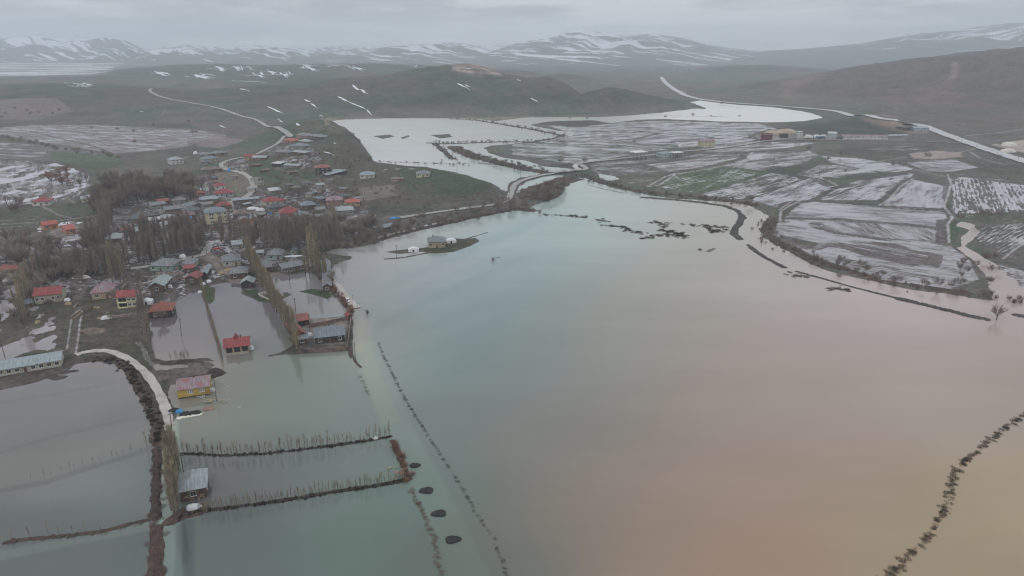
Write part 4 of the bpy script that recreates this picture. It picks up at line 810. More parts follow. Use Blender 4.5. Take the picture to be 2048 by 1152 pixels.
def road(P, w, mat, lift=.12, name='road', minz=.12, pts=None, side=0.0):
    C_ = pts if pts is not None else smooth_line([tuple(at(a, b)) for a, b in P], 5)
    C_ = [np.array(c) for c in C_]
    # resample so that the strip follows the ground
    Q = [C_[0]]
    for a, b in zip(C_[:-1], C_[1:]):
        L = np.linalg.norm((b-a)[:2]); n = max(1, int(L/6))
        for k in range(1, n+1): Q.append(a+(b-a)*k/n)
    V = []; A_ = []; ks = (-1, -.5, 0, .5, 1)
    prof = []
    for i, c in enumerate(Q):
        prof.append(max(zat(c[0], c[1]), 0.0))
    prof = np.convolve(np.pad(prof, 4, 'edge'), np.ones(9)/9, 'valid')
    for i, c in enumerate(Q):
        a = Q[max(i-1, 0)]; b = Q[min(i+1, len(Q)-1)]; t = (b-a)[:2]; t = t/(np.linalg.norm(t)+1e-9); nrm = np.array([-t[1], t[0]])
        ww = w*.5*(1+.10*math.sin(i*1.7)+.08*math.sin(i*.61+2))
        for k in ks:
            x, y = c[0]+nrm[0]*ww*k, c[1]+nrm[1]*ww*k
            z = max(zat(x, y), prof[i]-.15, minz-.1)+lift+.0003*y
            V.append((x, y, z)); A_.append(k)
    Fc = []
    for i in range(len(Q)-1):
        for k in range(4):
            n = i*5+k; Fc.append((n, n+1, n+6, n+5))
    o = meshobj(name, V, Fc, mat, None, True)
    at_ = o.data.attributes.new('across', 'FLOAT', 'POINT'); at_.data.foreach_set('value', np.array(A_, np.float32))
    tag(o, kind='structure'); return o, Q
R_V = roadmat((150, 144, 138), (172, 166, 160), .3); R_W = roadmat((168, 158, 150), (182, 172, 166), .55, False); R_H = roadmat((178, 178, 178), (192, 192, 190), .35, False); R_M = roadmat((110, 102, 98), (132, 124, 118), .3)
road([(303, 178), (300, 182), (312, 190), (340, 199), (380, 206), (420, 213), (450, 221), (480, 232), (520, 244), (550, 255), (572, 266), (582, 275)], 7, R_V, .5)
road([(570, 272), (555, 288), (532, 300), (505, 312), (470, 318), (448, 325), (444, 333), (458, 341), (480, 345), (498, 355), (507, 368), (506, 380), (495, 392), (478, 400), (460, 406), (462, 416), (475, 426), (492, 430), (520, 433)], 5.5, R_V, .25)
road([(430, 485), (420, 490), (414, 500), (406, 510), (380, 516), (345, 524), (300, 533), (262, 538)], 4.6, R_V, .2)
road([(800, 436), (880, 424), (960, 414), (1000, 407), (1018, 396), (1024, 382), (1030, 370), (1046, 361), (1080, 352), (1112, 347)], 5.2, R_V, .35)
road([(1160, 342), (1172, 338), (1164, 331), (1158, 328), (1180, 324), (1240, 318), (1290, 312), (1350, 305), (1420, 299), (1480, 291), (1520, 284), (1560, 280)], 6, R_V, .35)
road([(1156, 328), (1150, 334), (1162, 341)], 6, R_W, .3)
road([(1323, 155), (1330, 165), (1345, 177), (1365, 189), (1395, 198), (1440, 204), (1500, 209), (1560, 213), (1620, 218), (1680, 225), (1740, 232), (1790, 241), (1830, 249), (1880, 266), (1930, 284), (1990, 305), (2060, 327), (2140, 350)], 17, R_H, .7, 'highway')
road([(1560, 281), (1620, 280), (1700, 281), (1800, 282), (1880, 285), (1925, 286)], 6, R_M, .3)
road([(152, 710), (170, 705), (195, 702), (222, 704), (250, 715), (275, 732), (296, 752), (314, 778), (328, 808), (336, 835), (339, 852)], 3.2, R_W, .12)
road([(649, 545), (662, 560), (680, 580), (697, 600), (712, 617)], 4.5, R_W, .2)
# ------------------------------------------------------------------ concrete bridge over the river
def bridge():
    A, B = at(1108, 347.5), at(1164, 341); d = Vector((B.x-A.x, B.y-A.y, 0)); L = d.length; rz = math.atan2(d.y, d.x)
    r = empty('bridge', (A.x, A.y, 0), rz); tag(r, 'pale concrete road bridge on short piers across the brown river beside the lake', 'bridge')
    con = simple(alb(168, 162, 156), .85, .15, .3, (.14, .13, .12))
    MB().box(0, L, -3.4, 3.4, 1.5, 2.1).build('deck', con, r)
    for s in (-1, 1):
        m = MB(); m.box(0, L, s*3.3-.12, s*3.3+.12, 2.75, 2.9)
        k = 0
        while k < L: m.box(k, k+.15, s*3.3-.08, s*3.3+.08, 2.1, 2.75); k += 2.5
        m.build('railing', con, r)
    n = 5
    for i in range(n):
        x = L*(i+.5)/n; MB().box(x-.5, x+.5, -2.8, 2.8, -2, 1.5).build('pier', con, r)
bridge()
# ------------------------------------------------------------------ houses and sheds
rnd = random.Random(11)
GLASS = simple((.035, .04, .045), .25, .2, 1.0, key='glass')
FRM = simple(alb(205, 203, 198), .6, .08, 1.0)
WOODD = simple(alb(92, 66, 52), .8, .2, 2.0)
CHIM = simple(alb(96, 74, 66), .9, .2, 2.0)
_wm = {}
def win_mesh(w, h):
    k = (round(w, 1), round(h, 1))
    if k not in _wm:
        w, h = k; m = MB(); t = .09
        m.box(-w/2-t, w/2+t, -.06, .04, -h/2-t, -h/2); m.box(-w/2-t, w/2+t, -.06, .04, h/2, h/2+t)
        m.box(-w/2-t, -w/2, -.06, .04, -h/2, h/2); m.box(w/2, w/2+t, -.06, .04, -h/2, h/2); m.box(-.03, .03, -.05, .03, -h/2, h/2)
        m.box(-w/2-t-.06, w/2+t+.06, -.16, -.06, -h/2-t-.05, -h/2-t+.02)
        fm = bpy.data.meshes.new('window'); fm.from_pydata(m.V, [], m.F); fm.materials.append(FRM)
        p = MB(); p.box(-w/2, w/2, -.02, .035, -h/2, h/2); pm = bpy.data.meshes.new('pane'); pm.from_pydata(p.V, [], p.F); pm.materials.append(GLASS)
        _wm[k] = (fm, pm)
    return _wm[k]
def window(parent, x, y, z, rz, w=1.3, h=1.3):
    fm, pm = win_mesh(w, h)
    o = bpy.data.objects.new('window', fm); link(o, parent); o.location = (x, y, z); o.rotation_euler = (0, 0, rz)
    p = bpy.data.objects.new('pane', pm); link(p, o); return o
def roof_part(parent, kind, L, D, h, rise, mat, ov=.55, name='roof'):
    """corner origin: x 0..L along the front, y 0..D away from it"""
    x0, x1, y0, y1 = -ov, L+ov, -ov, D+ov; t = .16; m = MB()
    def slab(poly):                                   # polygon (top face) given thickness
        n = len(poly); V = [tuple(p) for p in poly]+[(p[0], p[1], p[2]-t) for p in poly]
        Fs = [tuple(range(n)), tuple(reversed(range(n, 2*n)))]+[(i, n+i, n+(i+1) % n, (i+1) % n) for i in range(n)]
        m.poly(V, Fs)
    he = h+.03; hr = h+rise
    if kind == 'hip':
        r = min(D, L)/2*.95
        if L >= D: a, b = (x0+r+ov*.5, (y0+y1)/2, hr), (x1-r-ov*.5, (y0+y1)/2, hr)
        else: a, b = ((x0+x1)/2, y0+r+ov*.5, hr), ((x0+x1)/2, y1-r-ov*.5, hr)
        c = [(x0, y0, he), (x1, y0, he), (x1, y1, he), (x0, y1, he)]
        V = c+[a, b]+[(p[0], p[1], p[2]-t) for p in c]
        if L >= D: Fs = [(0, 1, 5, 4), (1, 2, 5), (2, 3, 4, 5), (3, 0, 4)]
        else: Fs = [(0, 1, 4), (1, 2, 5, 4), (2, 3, 5), (3, 0, 4, 5)]
        Fs += [(0, 6, 7, 1), (1, 7, 8, 2), (2, 8, 9, 3), (3, 9, 6, 0), (9, 8, 7, 6)]
        m.poly(V, Fs)
    elif kind == 'gx':
        ym = (y0+y1)/2; V = [(x0, y0, he), (x1, y0, he), (x1, ym, hr), (x0, ym, hr), (x0, y1, he), (x1, y1, he)]
        V += [(p[0], p[1], p[2]-t) for p in V]
        m.poly(V, [(0, 1, 2, 3), (3, 2, 5, 4), (6, 9, 8, 7), (9, 10, 11, 8), (0, 6, 7, 1), (4, 5, 11, 10), (0, 3, 9, 6), (3, 4, 10, 9), (1, 7, 8, 2), (2, 8, 11, 5)])
    elif kind == 'gy':
        xm = (x0+x1)/2; V = [(x0, y0, he), (xm, y0, hr), (x1, y0, he), (x0, y1, he), (xm, y1, hr), (x1, y1, he)]
        V += [(p[0], p[1], p[2]-t) for p in V]
        m.poly(V, [(0, 1, 4, 3), (1, 2, 5, 4), (6, 9, 10, 7), (7, 10, 11, 8), (0, 3, 9, 6), (2, 8, 11, 5), (0, 6, 7, 1), (1, 7, 8, 2), (3, 4, 10, 9), (4, 5, 11, 10)])
    elif kind == 'mono':                              # rises to the back
        slab([(x0, y0, he), (x1, y0, he), (x1, y1, hr), (x0, y1, hr)])
    else:
        slab([(x0, y0, he+.2), (x1, y0, he+.2), (x1, y1, he+.25), (x0, y1, he+.25)])
    return m.build(name, mat, parent)
def wall_part(parent, kind, L, D, h, rise, mat, drop=1.2):
    m = MB(); e = -.02
    m.box(0, L, 0, D, -drop, h-.13)
    if kind == 'gx':
        rr = rise*.88
        for x in (0, L-.2): m.poly([(x, 0, h-.13), (x, D, h-.13), (x, D/2, h-.13+rr), (x+.2, 0, h-.13), (x+.2, D, h-.13), (x+.2, D/2, h-.13+rr)], [(0, 2, 1), (3, 4, 5), (0, 3, 5, 2), (1, 2, 5, 4)])
    if kind == 'gy':
        rr = rise*.88
        for y in (0, D-.2): m.poly([(0, y, h-.13), (L, y, h-.13), (L/2, y, h-.13+rr), (0, y+.2, h-.13), (L, y+.2, h-.13), (L/2, y+.2, h-.13+rr)], [(0, 1, 2), (3, 5, 4), (0, 2, 5, 3), (1, 4, 5, 2)])
    if kind == 'mono':
        m.poly([(0, D-.2, h-.13), (L, D-.2, h-.13), (L, D, h-.13), (0, D, h-.13), (0, D-.2, h-.2+rise*.9), (L, D-.2, h-.2+rise*.9), (L, D, h-.2+rise*.9), (0, D, h-.2+rise*.9)], [(0, 1, 5, 4), (1, 2, 6, 5), (2, 3, 7, 6), (3, 0, 4, 7), (4, 5, 6, 7)])
    return m.build('wall', mat, parent)
WALLC = {'cream': (206, 196, 160), 'white': (206, 204, 200), 'yellow': (196, 164, 76), 'stone': (128, 114, 104), 'brown': (104, 84, 72), 'dark': (72, 64, 62), 'mint': (150, 172, 160), 'orange': (190, 128, 92), 'tan': (178, 158, 130), 'grey': (150, 146, 142), 'pink': (176, 134, 124), 'bluew': (170, 182, 188), 'maroon': (118, 64, 66), 'pale': (186, 178, 160)}
ROOFC = {'red': (166, 64, 62), 'brick': (164, 82, 62), 'orange': (196, 88, 66), 'grey': (134, 140, 146), 'blue': (128, 139, 150), 'slate': (104, 112, 122), 'dark': (92, 94, 100), 'light': (168, 176, 180), 'white': (206, 208, 208), 'pinkg': (160, 134, 140), 'brown': (124, 104, 98), 'greyb': (134, 130, 128), 'teal': (158, 172, 174), 'maroon': (122, 58, 62), 'ltblue': (152, 164, 172)}
RUST = {'red': None, 'brick': (120, 82, 62), 'pinkg': (150, 96, 96), 'grey': (118, 112, 112), 'light': (148, 150, 150), 'brown': (140, 104, 92), 'greyb': (118, 98, 88)}
HOUSES = []
def house(x1, y1, x2, y2, D, h, kind, rise, wc, rc, label, name='house', win=None, chim=1, side=True, door=True, hs=None, cat=None, ov=.55, rustk=None, winz=None, drop=1.5, group=None):
    P1 = at(x1, y1); P2 = at(x2, y2)
    dx, dy = P2.x-P1.x, P2.y-P1.y; L = math.hypot(dx, dy); rz = math.atan2(dy, dx)
    if hs is not None: rz = RAD(hs); L = abs(P2.x-P1.x)/math.cos(rz)
    z0 = (P1.z+P2.z)/2
    r = empty(name, (P1.x, P1.y, z0), rz)
    tag(r, label, cat or name.replace('_', ' ').split(' ')[-1], group)
    wcol = WALLC[wc] if isinstance(wc, str) else wc
    wcol = [.82*q+.10*sum(wcol)/3 for q in wcol]; wm = simple(alb(wcol)*.9, .9, .10, .35, alb(wcol)*np.array([.62, .58, .55]))
    rcol = ROOFC[rc] if isinstance(rc, str) else rc
    rm = roofmat(tuple(rcol), RUST.get(rustk or rc), .5)
    wall_part(r, kind, L, D, h, rise, wm, drop)
    rf = roof_part(r, kind, L, D, h, rise, rm, ov)
    # storeys of windows along the front and down the sides
    ns = max(1, int(round(h/3.1))); n = win if win is not None else max(1, int(L/3.6))
    big_ = L/n > 1.6 if n else False
    for s in range(ns):
        z = (s+.55)*(h/ns) if winz is None else winz
        for i in range(n):
            if s == 0 and door and n > 1 and i == n//2 and ns == 1: continue
            w_ = min(1.4, L/n*.5); window(r, L*(i+.5)/n, -.001, z, 0, w_, min(1.35, h/ns*.45))
        if side and D > 4:
            for i in range(max(1, int(D/4.5))):
                k = max(1, int(D/4.5))
                window(r, L+.001, D*(i+.5)/k, z, math.pi/2, 1.2, 1.2); window(r, -.001, D*(i+.5)/k, z, -math.pi/2, 1.2, 1.2)
    if door and L > 3 and cat != 'x':
        xd = L*(n//2+.5)/max(n, 1) if n > 1 else L*.75
        if ns > 1: xd = L*.5
        MB().box(xd-.5, xd+.5, -.05, .05, 0, min(2.1, h*.8)).build('door', WOODD, r)
    for i in range(chim):
        cx, cy = L*(.3+.4*rnd.random()), D*(.55+.15*rnd.random()); k = min(cx+.6, L-cx+.6, cy+.6, D-cy+.6)
        zt = h+rise*.75
        c = MB(); c.box(cx-.3, cx+.3, cy-.3, cy+.3, h, zt+.9); c.box(cx-.38, cx+.38, cy-.38, cy+.38, zt+.9, zt+1.02); c.build('chimney', CHIM, rf)
    HOUSES.append((r, L, D)); return r
# --- near houses
h1 = house(452, 710.5, 499, 704.5, 8.5, 3.4, 'gx', 2.3, 'tan', 'red', 'red-roofed house standing in floodwater with a dark open veranda and a small red gable', win=0, chim=2, side=True, door=False, ov=.7)
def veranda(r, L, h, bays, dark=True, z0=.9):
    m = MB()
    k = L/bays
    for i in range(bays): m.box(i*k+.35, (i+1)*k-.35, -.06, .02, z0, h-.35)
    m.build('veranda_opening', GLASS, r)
    q = MB(); q.box(.2, L-.2, -.75, -.62, 0, z0); q.build('parapet', simple(alb(150, 142, 128), .9, .15, .5), r)
L1 = HOUSES[-1][1]; veranda(h1, L1, 3.4, 3)
MB().poly([(L1*.30, 3.5, 4.7), (L1*.62, 3.5, 4.7), (L1*.46, 3.5, 6.9), (L1*.46, 6.5, 6.9), (L1*.30, 6.5, 4.7), (L1*.62, 6.5, 4.7)], [(0, 1, 2), (0, 2, 3, 4), (1, 5, 3, 2), (4, 3, 5)]).build('dormer', roofmat(ROOFC['red'], None, .5), h1)
h2 = house(631, 688.5, 690, 683.5, 9.5, 3.2, 'hip', 2.9, 'dark', 'blue', 'dark-walled house with a blue-grey hipped roof inside the flooded walled yard', win=3, chim=2)
house(594, 690, 616, 687, 5, 2.6, 'mono', .9, 'brown', 'grey', 'small lean-to shed with a pale sheet roof at the corner of the walled yard', 'shed', chim=0, win=1)
house(596, 684, 614, 680, 17, 3.0, 'gy', 1.5, 'brown', 'brick', 'long rust-red roofed barn along the left side of the walled yard', 'barn', win=1, chim=0, side=False)
house(598, 655, 619, 650, 6.5, 3.0, 'mono', .8, 'dark', 'brick', 'dark-walled outbuilding with a red roof edge behind the rust-red barn', 'shed', win=0, chim=0)
house(697, 640, 704, 639, 2.2, 2.4, 'gy', .8, 'brown', 'red', 'tiny red-roofed gatehouse at the far corner of the walled yard', 'gatehouse', win=0, chim=0, side=False, cat='gatehouse')
house(647, 583, 663, 582, 46, 2.8, 'gy', 1.6, 'brown', 'grey', 'long narrow grey barn beside the embankment track, end gable to the water', 'barn', win=1, chim=0, side=False, hs=15)
house(567, 548, 609, 539.5, 9, 3.2, 'gx', 1.4, 'stone', 'grey', 'long stone barn with a grey sheet roof at the head of the flooded plots', 'barn', win=4, chim=0)
house(514, 547, 543.5, 544, 10.5, 3.1, 'hip', 2.7, 'brown', 'grey', 'grey hipped-roof brick house right of the tall poplar row')
house(462, 559, 495, 556, 10, 3.2, 'hip', 2.4, 'brown', 'grey', 'grey hipped-roof brick house left of the tall poplar row, nearest the water')
house(446, 534, 482, 530, 11, 3.2, 'hip', 3.0, 'pale', 'grey', 'pale-walled grey hipped-roof house beside the sandy yard at the road bend')
house(535, 520.5, 564, 519, 10, 3.1, 'hip', 2.8, 'mint', 'grey', 'greenish-walled house with a grey hipped roof, behind the two brick ones')
house(483, 577, 507, 575.5, 7, 2.8, 'gy', 2.0, 'dark', 'teal', 'small dark hut with a shiny pale gable roof at the edge of the flooded plot', 'hut', win=0, chim=0)
house(406, 558, 414.5, 557.5, 15, 3.0, 'gy', 1.3, 'dark', 'ltblue', 'narrow blue-grey shed standing end-on beside the red-roofed hut', 'shed', win=0, chim=0, side=False)
house(371, 567, 397, 567, 8, 2.9, 'gy', 1.8, 'brown', 'red', 'red-roofed hut with a snow-white ridge patch next to the narrow blue-grey shed', 'hut', win=1, chim=0)
house(369, 545, 387, 544, 4, 2.4, 'mono', .8, 'brown', 'red', 'little red lean-to between the grey pyramid-roof hut and the red-roofed hut', 'shed', win=1, chim=0)
house(366, 538, 388, 537, 9, 2.9, 'hip', 2.4, 'pale', 'grey', 'grey pyramid-roofed hut on the lane behind the little red lean-to', 'hut')
house(582, 510, 592, 510, 4, 3.0, 'gy', 1.0, 'mint', 'slate', 'tiny mint-green hut among the trees near the shore', 'hut', win=1, chim=0)
house(514, 514, 527, 513, 6, 2.6, 'gx', 1.0, 'grey', 'light', 'small pale shed behind the poplar row', 'shed', win=1, chim=0)
house(466, 499, 485, 497, 9, 3.0, 'gx', 1.8, 'grey', 'light', 'pale-roofed shed half hidden by trees below the apartment block', 'shed', win=1, chim=0)
house(300, 542, 344, 542.5, 12, 3.2, 'hip', 2.7, 'mint', 'grey', 'mint-walled house with a broad grey hipped roof beside the lower road')
house(300, 585, 329, 584, 14, 3.4, 'gy', 2.2, 'brown', 'teal', 'brown gable-fronted barn with a pale blue roof above the flooded plot', 'barn', win=1, chim=0)
house(301, 637, 345, 634, 10, 3.4, 'hip', 3.0, 'dark', 'brick', 'dull red hipped-roof house behind a bare tree by the flooded plot')
h3 = house(236, 616.5, 277, 613.5, 9, 5.6, 'gx', 2.0, 'cream', 'red', 'cream two-storey house with a red roof and dark balconies on its left half', win=0, chim=2, door=False)
L3 = HOUSES[-1][1]
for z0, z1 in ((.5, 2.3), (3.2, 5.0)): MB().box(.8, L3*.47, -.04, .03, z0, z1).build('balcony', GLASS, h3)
for z in (1.5, 4.1):
    for x in (.60, .82): window(h3, L3*x, -.001, z, 0, 1.4, 1.1)
for z0 in (.35, 2.95): MB().box(.5, L3*.5, -.9, -.02, z0-.25, z0+.05).build('balcony_slab', simple(alb(206, 196, 160), .9, .1, .5), h3)
house(185, 600, 225, 596, 11, 3.6, 'hip', 3.2, 'tan', 'pinkg', 'yellowish single-storey house with a faded pink and grey hipped roof')
house(71, 609.5, 124, 602.5, 10, 4.4, 'gx', 2.6, 'pale', 'red', 'big white house with a bright red roof at the far lower left of the village', win=5, chim=2)
house(50, 618, 68, 614, 5, 2.4, 'mono', .7, 'stone', 'slate', 'low grey annex beside the big white red-roofed house', 'shed', win=0, chim=0)
house(-22, 757, 123.5, 732.5, 9.5, 2.8, 'gx', 1.6, 'pale', (158, 170, 176), 'very long barn with a pale blue roof and stained cream walls at the left edge', 'barn', win=9, chim=0)
h4 = house(357, 798.5, 420.5, 789.5, 9.5, 3.6, 'gx', 1.9, 'yellow', 'pinkg', 'bright yellow house with a rusty pink and grey roof standing in floodwater', win=0, chim=1, ov=.4, door=False)
L4 = HOUSES[-1][1]
for x in (.40, .76):
    for k in (-.45, .05, .5): window(h4, L4*x+k*1.3, -.001, 2.4, 0, .4, 1.3)
MB().box(0, L4, -.03, .05, -.3, .55).build('plinth', simple(alb(78, 70, 58), .9, .2, .8), h4)
house(362, 1004, 414.5, 993, 9, 3.4, 'hip', 2.6, 'brown', 'light', 'lone light grey hipped-roof house by the poplars at the bottom left, water all round', chim=0)
house(0, 549, 44, 551, 8, 3.0, 'gx', 1.6, 'tan', 'brick', 'long red-roofed barn behind the trees at the left edge of the photo', 'barn', win=4, chim=0)
house(142, 552.5, 232, 544, 9, 3.0, 'gx', 1.8, 'grey', 'slate', 'long blue-grey barn behind the screen of poplars by the lower road', 'barn', win=6, chim=0)
house(89, 460, 117, 455.5, 9, 3.2, 'gx', 2.0, 'orange', 'orange', 'left of the two new orange-walled houses with red roofs')
hO = house(133, 469, 152, 466, 14, 3.2, 'gx', 2.0, 'orange', 'orange', 'right, deeper of the two new orange-walled houses with red roofs')
house(212, 487.5, 250, 484.5, 11, 3.0, 'hip', 2.5, 'stone', 'light', 'bright pale blue hipped roof among trees left of the long pale barn')
house(252, 489, 268, 486, 5, 2.5, 'mono', .6, 'grey', 'white', 'small whitish lean-to beside the pale blue hipped roof', 'shed', win=0, chim=0)
house(272, 471.5, 345, 455.5, 8, 3.0, 'gx', 1.8, 'stone', 'light', 'long pale-roofed barn in the middle of the village, left of the apartment block', 'barn', win=5, chim=0)
house(248, 470.5, 270, 464, 6, 2.8, 'gx', 1.6, 'grey', 'brick', 'small rusty red roof at the left end of the long pale barn', 'shed', win=1, chim=0)
house(257, 447, 285, 446, 11, 3.2, 'hip', 2.6, 'stone', 'slate', 'dark slate-roofed house at the left end of the lower village', 'house')
house(299, 448.5, 320, 446.5, 7, 2.7, 'gx', 1.6, 'white', 'white', 'small white-roofed shed between the slate roof and the pale roofs', 'shed', win=1, chim=0)
house(321, 446, 351, 443, 9, 3.0, 'hip', 2.2, 'stone', 'light', 'pale hipped roof right of the small white shed', 'house')
house(287, 442, 321, 437, 9, 3.0, 'gx', 1.6, 'brown', 'dark', 'long dark-roofed house behind the small white shed')
house(331, 428, 372, 423, 9, 3.0, 'gx', 2.0, 'stone', 'grey', 'grey gabled house behind the pale hipped roof')
house(360, 441, 392, 438, 10, 3.1, 'hip', 2.4, 'brown', 'brown', 'rusty brown hipped roof just left of the apartment block')
house(352, 456, 384, 453, 9, 3.0, 'hip', 2.4, 'brown', 'slate', 'slate hipped roof below and left of the apartment block')
house(374, 421, 402, 413, 8, 3.0, 'gx', 2.0, 'grey', 'grey', 'narrow grey roof running up towards the light blue barns')
house(373, 431, 405, 426, 10, 3.0, 'hip', 2.4, 'grey', 'slate', 'slate-grey hipped roof right behind the apartment block, left side')
house(303, 418, 333, 414, 8, 2.8, 'gx', 1.6, 'grey', 'grey', 'grey roof in front of the small red roof beside the grove', 'shed', win=2, chim=0)
house(316, 411, 339, 408, 7, 2.8, 'gx', 1.8, 'brown', 'brick', 'small faded red roof at the lower edge of the grove')
house(346, 411, 371, 409, 8, 3.6, 'flat', .3, 'greyw' if False else 'grey', 'greyb', 'roofless-looking grey concrete house at the lower edge of the grove', chim=0)
house(343, 329.5, 368, 327, 11, 5.0, 'hip', 2.6, 'white', 'light', 'white two-storey house with a pale hipped roof at the top left of the village')
house(65, 412.5, 100, 410.5, 12, 3.4, 'hip', 2.8, 'white', 'red', 'white house with a red hipped roof alone on the far left meadow')
house(164, 405.5, 198, 402, 11, 3.2, 'hip', 2.0, 'cream', 'light', 'cream house with a low pale hipped roof left of the grove')
# --- upper and middle village
house(392, 315, 415, 313.5, 10, 3.0, 'hip', 2.2, 'grey', 'grey', 'grey hipped roof at the top edge of the village, near the white dome tarp')
house(408, 325, 437, 322.5, 11, 3.6, 'hip', 2.4, 'pale', 'blue', 'blue-grey hipped roof with pale walls near the bend of the village road')
house(428, 312, 455, 310.5, 11, 3.0, 'hip', 2.2, 'stone', 'grey', 'low grey hipped roof at the foot of the ploughed field')
house(403, 331, 422, 329.5, 8, 3.0, 'hip', 2.2, 'grey', 'slate', 'small slate hipped roof below the blue-grey one')
house(406, 347.5, 438, 344, 12, 3.4, 'hip', 2.4, 'stone', 'brown', 'brown-roofed house above the grassy slope, left of the road bend')
house(430, 380, 452, 378, 9, 3.4, 'hip', 2.2, 'white', 'red', 'small white bright-red-roofed house, upper one of the pair inside the road bend')
house(430, 395.5, 467.5, 392.5, 11, 3.2, 'hip', 2.6, 'bluew', 'red', 'bluish-walled house with a wide red roof, lower one of the pair inside the road bend')
house(397, 394, 411, 392.5, 9, 3.0, 'hip', 2.2, 'pink', 'brick', 'small faded red house half hidden by the grove')
house(399, 406.5, 435, 404, 10, 2.8, 'hip', 2.0, 'stone', 'ltblue', 'light blue low hipped roof below the two red roofs')
house(466, 407, 518, 402.5, 7, 2.4, 'gx', 1.2, 'stone', 'ltblue', 'long low light blue shed beside the lower road bend', 'shed', win=3, chim=0)
house(436, 421, 464, 418, 10, 3.2, 'hip', 2.6, 'stone', 'red', 'red hipped roof just behind the apartment block')
house(408, 418, 431, 415, 9, 3.2, 'flat', .3, 'grey', 'greyb', 'flat grey concrete roof behind the apartment block', chim=0)
hA = house(415, 449.5, 456.5, 444.5, 13, 8.4, 'hip', 2.8, 'cream', 'blue', 'cream three-storey apartment block with a blue-grey hipped roof in the village centre', 'apartment_block', win=0, chim=0, cat='apartment block', door=False)
LA = HOUSES[-1][1]
for z in (1.5, 4.2, 6.9):
    for x in (.20, .31, .56, .68, .90): window(hA, LA*x, -.001, z, 0, 1.2, 1.3)
house(489, 321, 513, 317.5, 9, 3.2, 'gx', 2.4, 'tan', 'red', 'red-roofed house at the roadside below the upper hamlet')
house(505, 322, 532, 319.5, 8, 3.0, 'gx', 1.8, 'stone', 'light', 'pale roofed barn attached to the right of the roadside red house', 'barn', win=1, chim=0)
house(544, 334.5, 560, 333.5, 9, 3.6, 'mono', .8, 'dark', 'white', 'dark box-shaped shed with a white roof on the village green', 'shed', win=0, chim=0)
house(568, 337.5, 598, 334, 9, 2.4, 'gx', 1.2, 'grey', 'light', 'pale low roof with dark stripes right of the dark box shed', 'barn', win=0, chim=0)
house(632, 348.5, 660, 346, 13, 5.6, 'hip', 2.2, 'dark', 'brick', 'tall dark house with a red hipped roof above the L-shaped pale shed')
house(655, 354, 692, 349, 5, 2.8, 'mono', .8, 'dark', 'ltblue', 'front wing of the L-shaped pale blue shed', 'shed', win=0, chim=0)
house(679, 349, 694, 346, 16, 2.8, 'gy', .9, 'dark', 'ltblue', 'white-edged rear wing of the L-shaped pale blue shed', 'shed', win=0, chim=0, side=False)
house(720, 357.5, 748, 355.5, 12, 3.2, 'hip', 2.6, 'white', 'ltblue', 'white bungalow with a light blue hipped roof on the open hillside')
house(833, 355.5, 859, 353.5, 11, 3.2, 'hip', 2.4, 'cream', 'grey', 'cream bungalow with a grey hipped roof alone on the green promontory')
house(783, 364, 806, 362, 6, 2.4, 'gx', 1.0, 'pink', 'greyb', 'small shabby pinkish shed left of the cream bungalow on the promontory', 'shed', win=1, chim=0)
house(540, 389.5, 562, 386, 9, 3.0, 'gx', 1.8, 'grey', 'white', 'whitish grey house among trees right of the road bend')
house(531, 413, 562, 409, 11, 3.6, 'hip', 2.8, 'cream', 'red', 'cream house with a red hipped roof, left one of the red-roofed trio by the square')
house(562, 409, 573, 407, 8, 3.0, 'hip', 1.8, 'pink', 'red', 'small red-roofed annex beside the cream red-roofed house', win=1)
house(540, 424.5, 573, 420, 11, 3.2, 'hip', 2.4, 'stone', 'dark', 'dark hipped roof between the cream house and the brightest red roof')
house(562, 436.5, 599, 433, 12, 3.4, 'hip', 3.6, 'pink', 'red', 'pinkish house with the brightest red pyramid roof near the village square')
house(592, 438.5, 618, 435.5, 9, 2.8, 'hip', 2.0, 'brown', 'grey', 'grey roof stepping down right of the brightest red roof')
house(605, 420, 632, 417, 11, 3.2, 'hip', 2.6, 'brown', 'blue', 'blue-grey hipped roof beside the dark yard')
house(641, 404.5, 653, 402.5, 8, 2.8, 'hip', 1.8, 'stone', 'blue', 'tiny blue-grey roof behind the dark yard')
house(653, 410.5, 684.5, 408.5, 12, 3.6, 'hip', 2.6, 'pink', 'pinkg', 'pinkish brown hipped-roof house, left neighbour of the orange-red roof')
house(692, 413.5, 720, 411.5, 10, 3.2, 'hip', 2.2, 'tan', 'orange', 'orange-red hipped roof at the right edge of the village')
house(672, 433.5, 708, 431, 12, 4.4, 'hip', 2.0, 'grey', 'light', 'pale grey weathered house below the orange-red roof')
house(714, 452, 748, 448.5, 12, 3.2, 'hip', 2.6, 'stone', 'blue', 'blue-grey hipped roof near the shore trees, right of the pale grey house')
house(687, 462, 710, 458, 10, 3.0, 'hip', 2.4, 'stone', 'greyb', 'dull grey roof hidden behind trees by the shore')
house(479, 450.5, 501, 448.5, 10, 3.0, 'gy', 2.4, 'orange', 'grey', 'left of two joined grey gables just right of the apartment block')
house(501, 449, 516, 446.5, 10, 3.2, 'gy', 2.4, 'orange', 'grey', 'right of two joined grey gables just right of the apartment block')
house(533, 448, 562, 445, 9, 3.0, 'gx', 2.0, 'grey', 'blue', 'bluish roof screened by poplars below the village square')
house(471, 437, 496, 434, 9, 3.0, 'hip', 2.4, 'brown', 'brown', 'rusty pinkish roof between the apartment block and the white tarps')
house(567, 287, 587, 285.5, 11, 3.2, 'hip', 2.2, 'pink', 'orange', 'faded orange roof at the top of the upper hamlet')
house(593, 277.5, 615, 275.5, 12, 3.4, 'hip', 2.4, 'pink', 'grey', 'grey hipped roof at the very top of the upper hamlet')
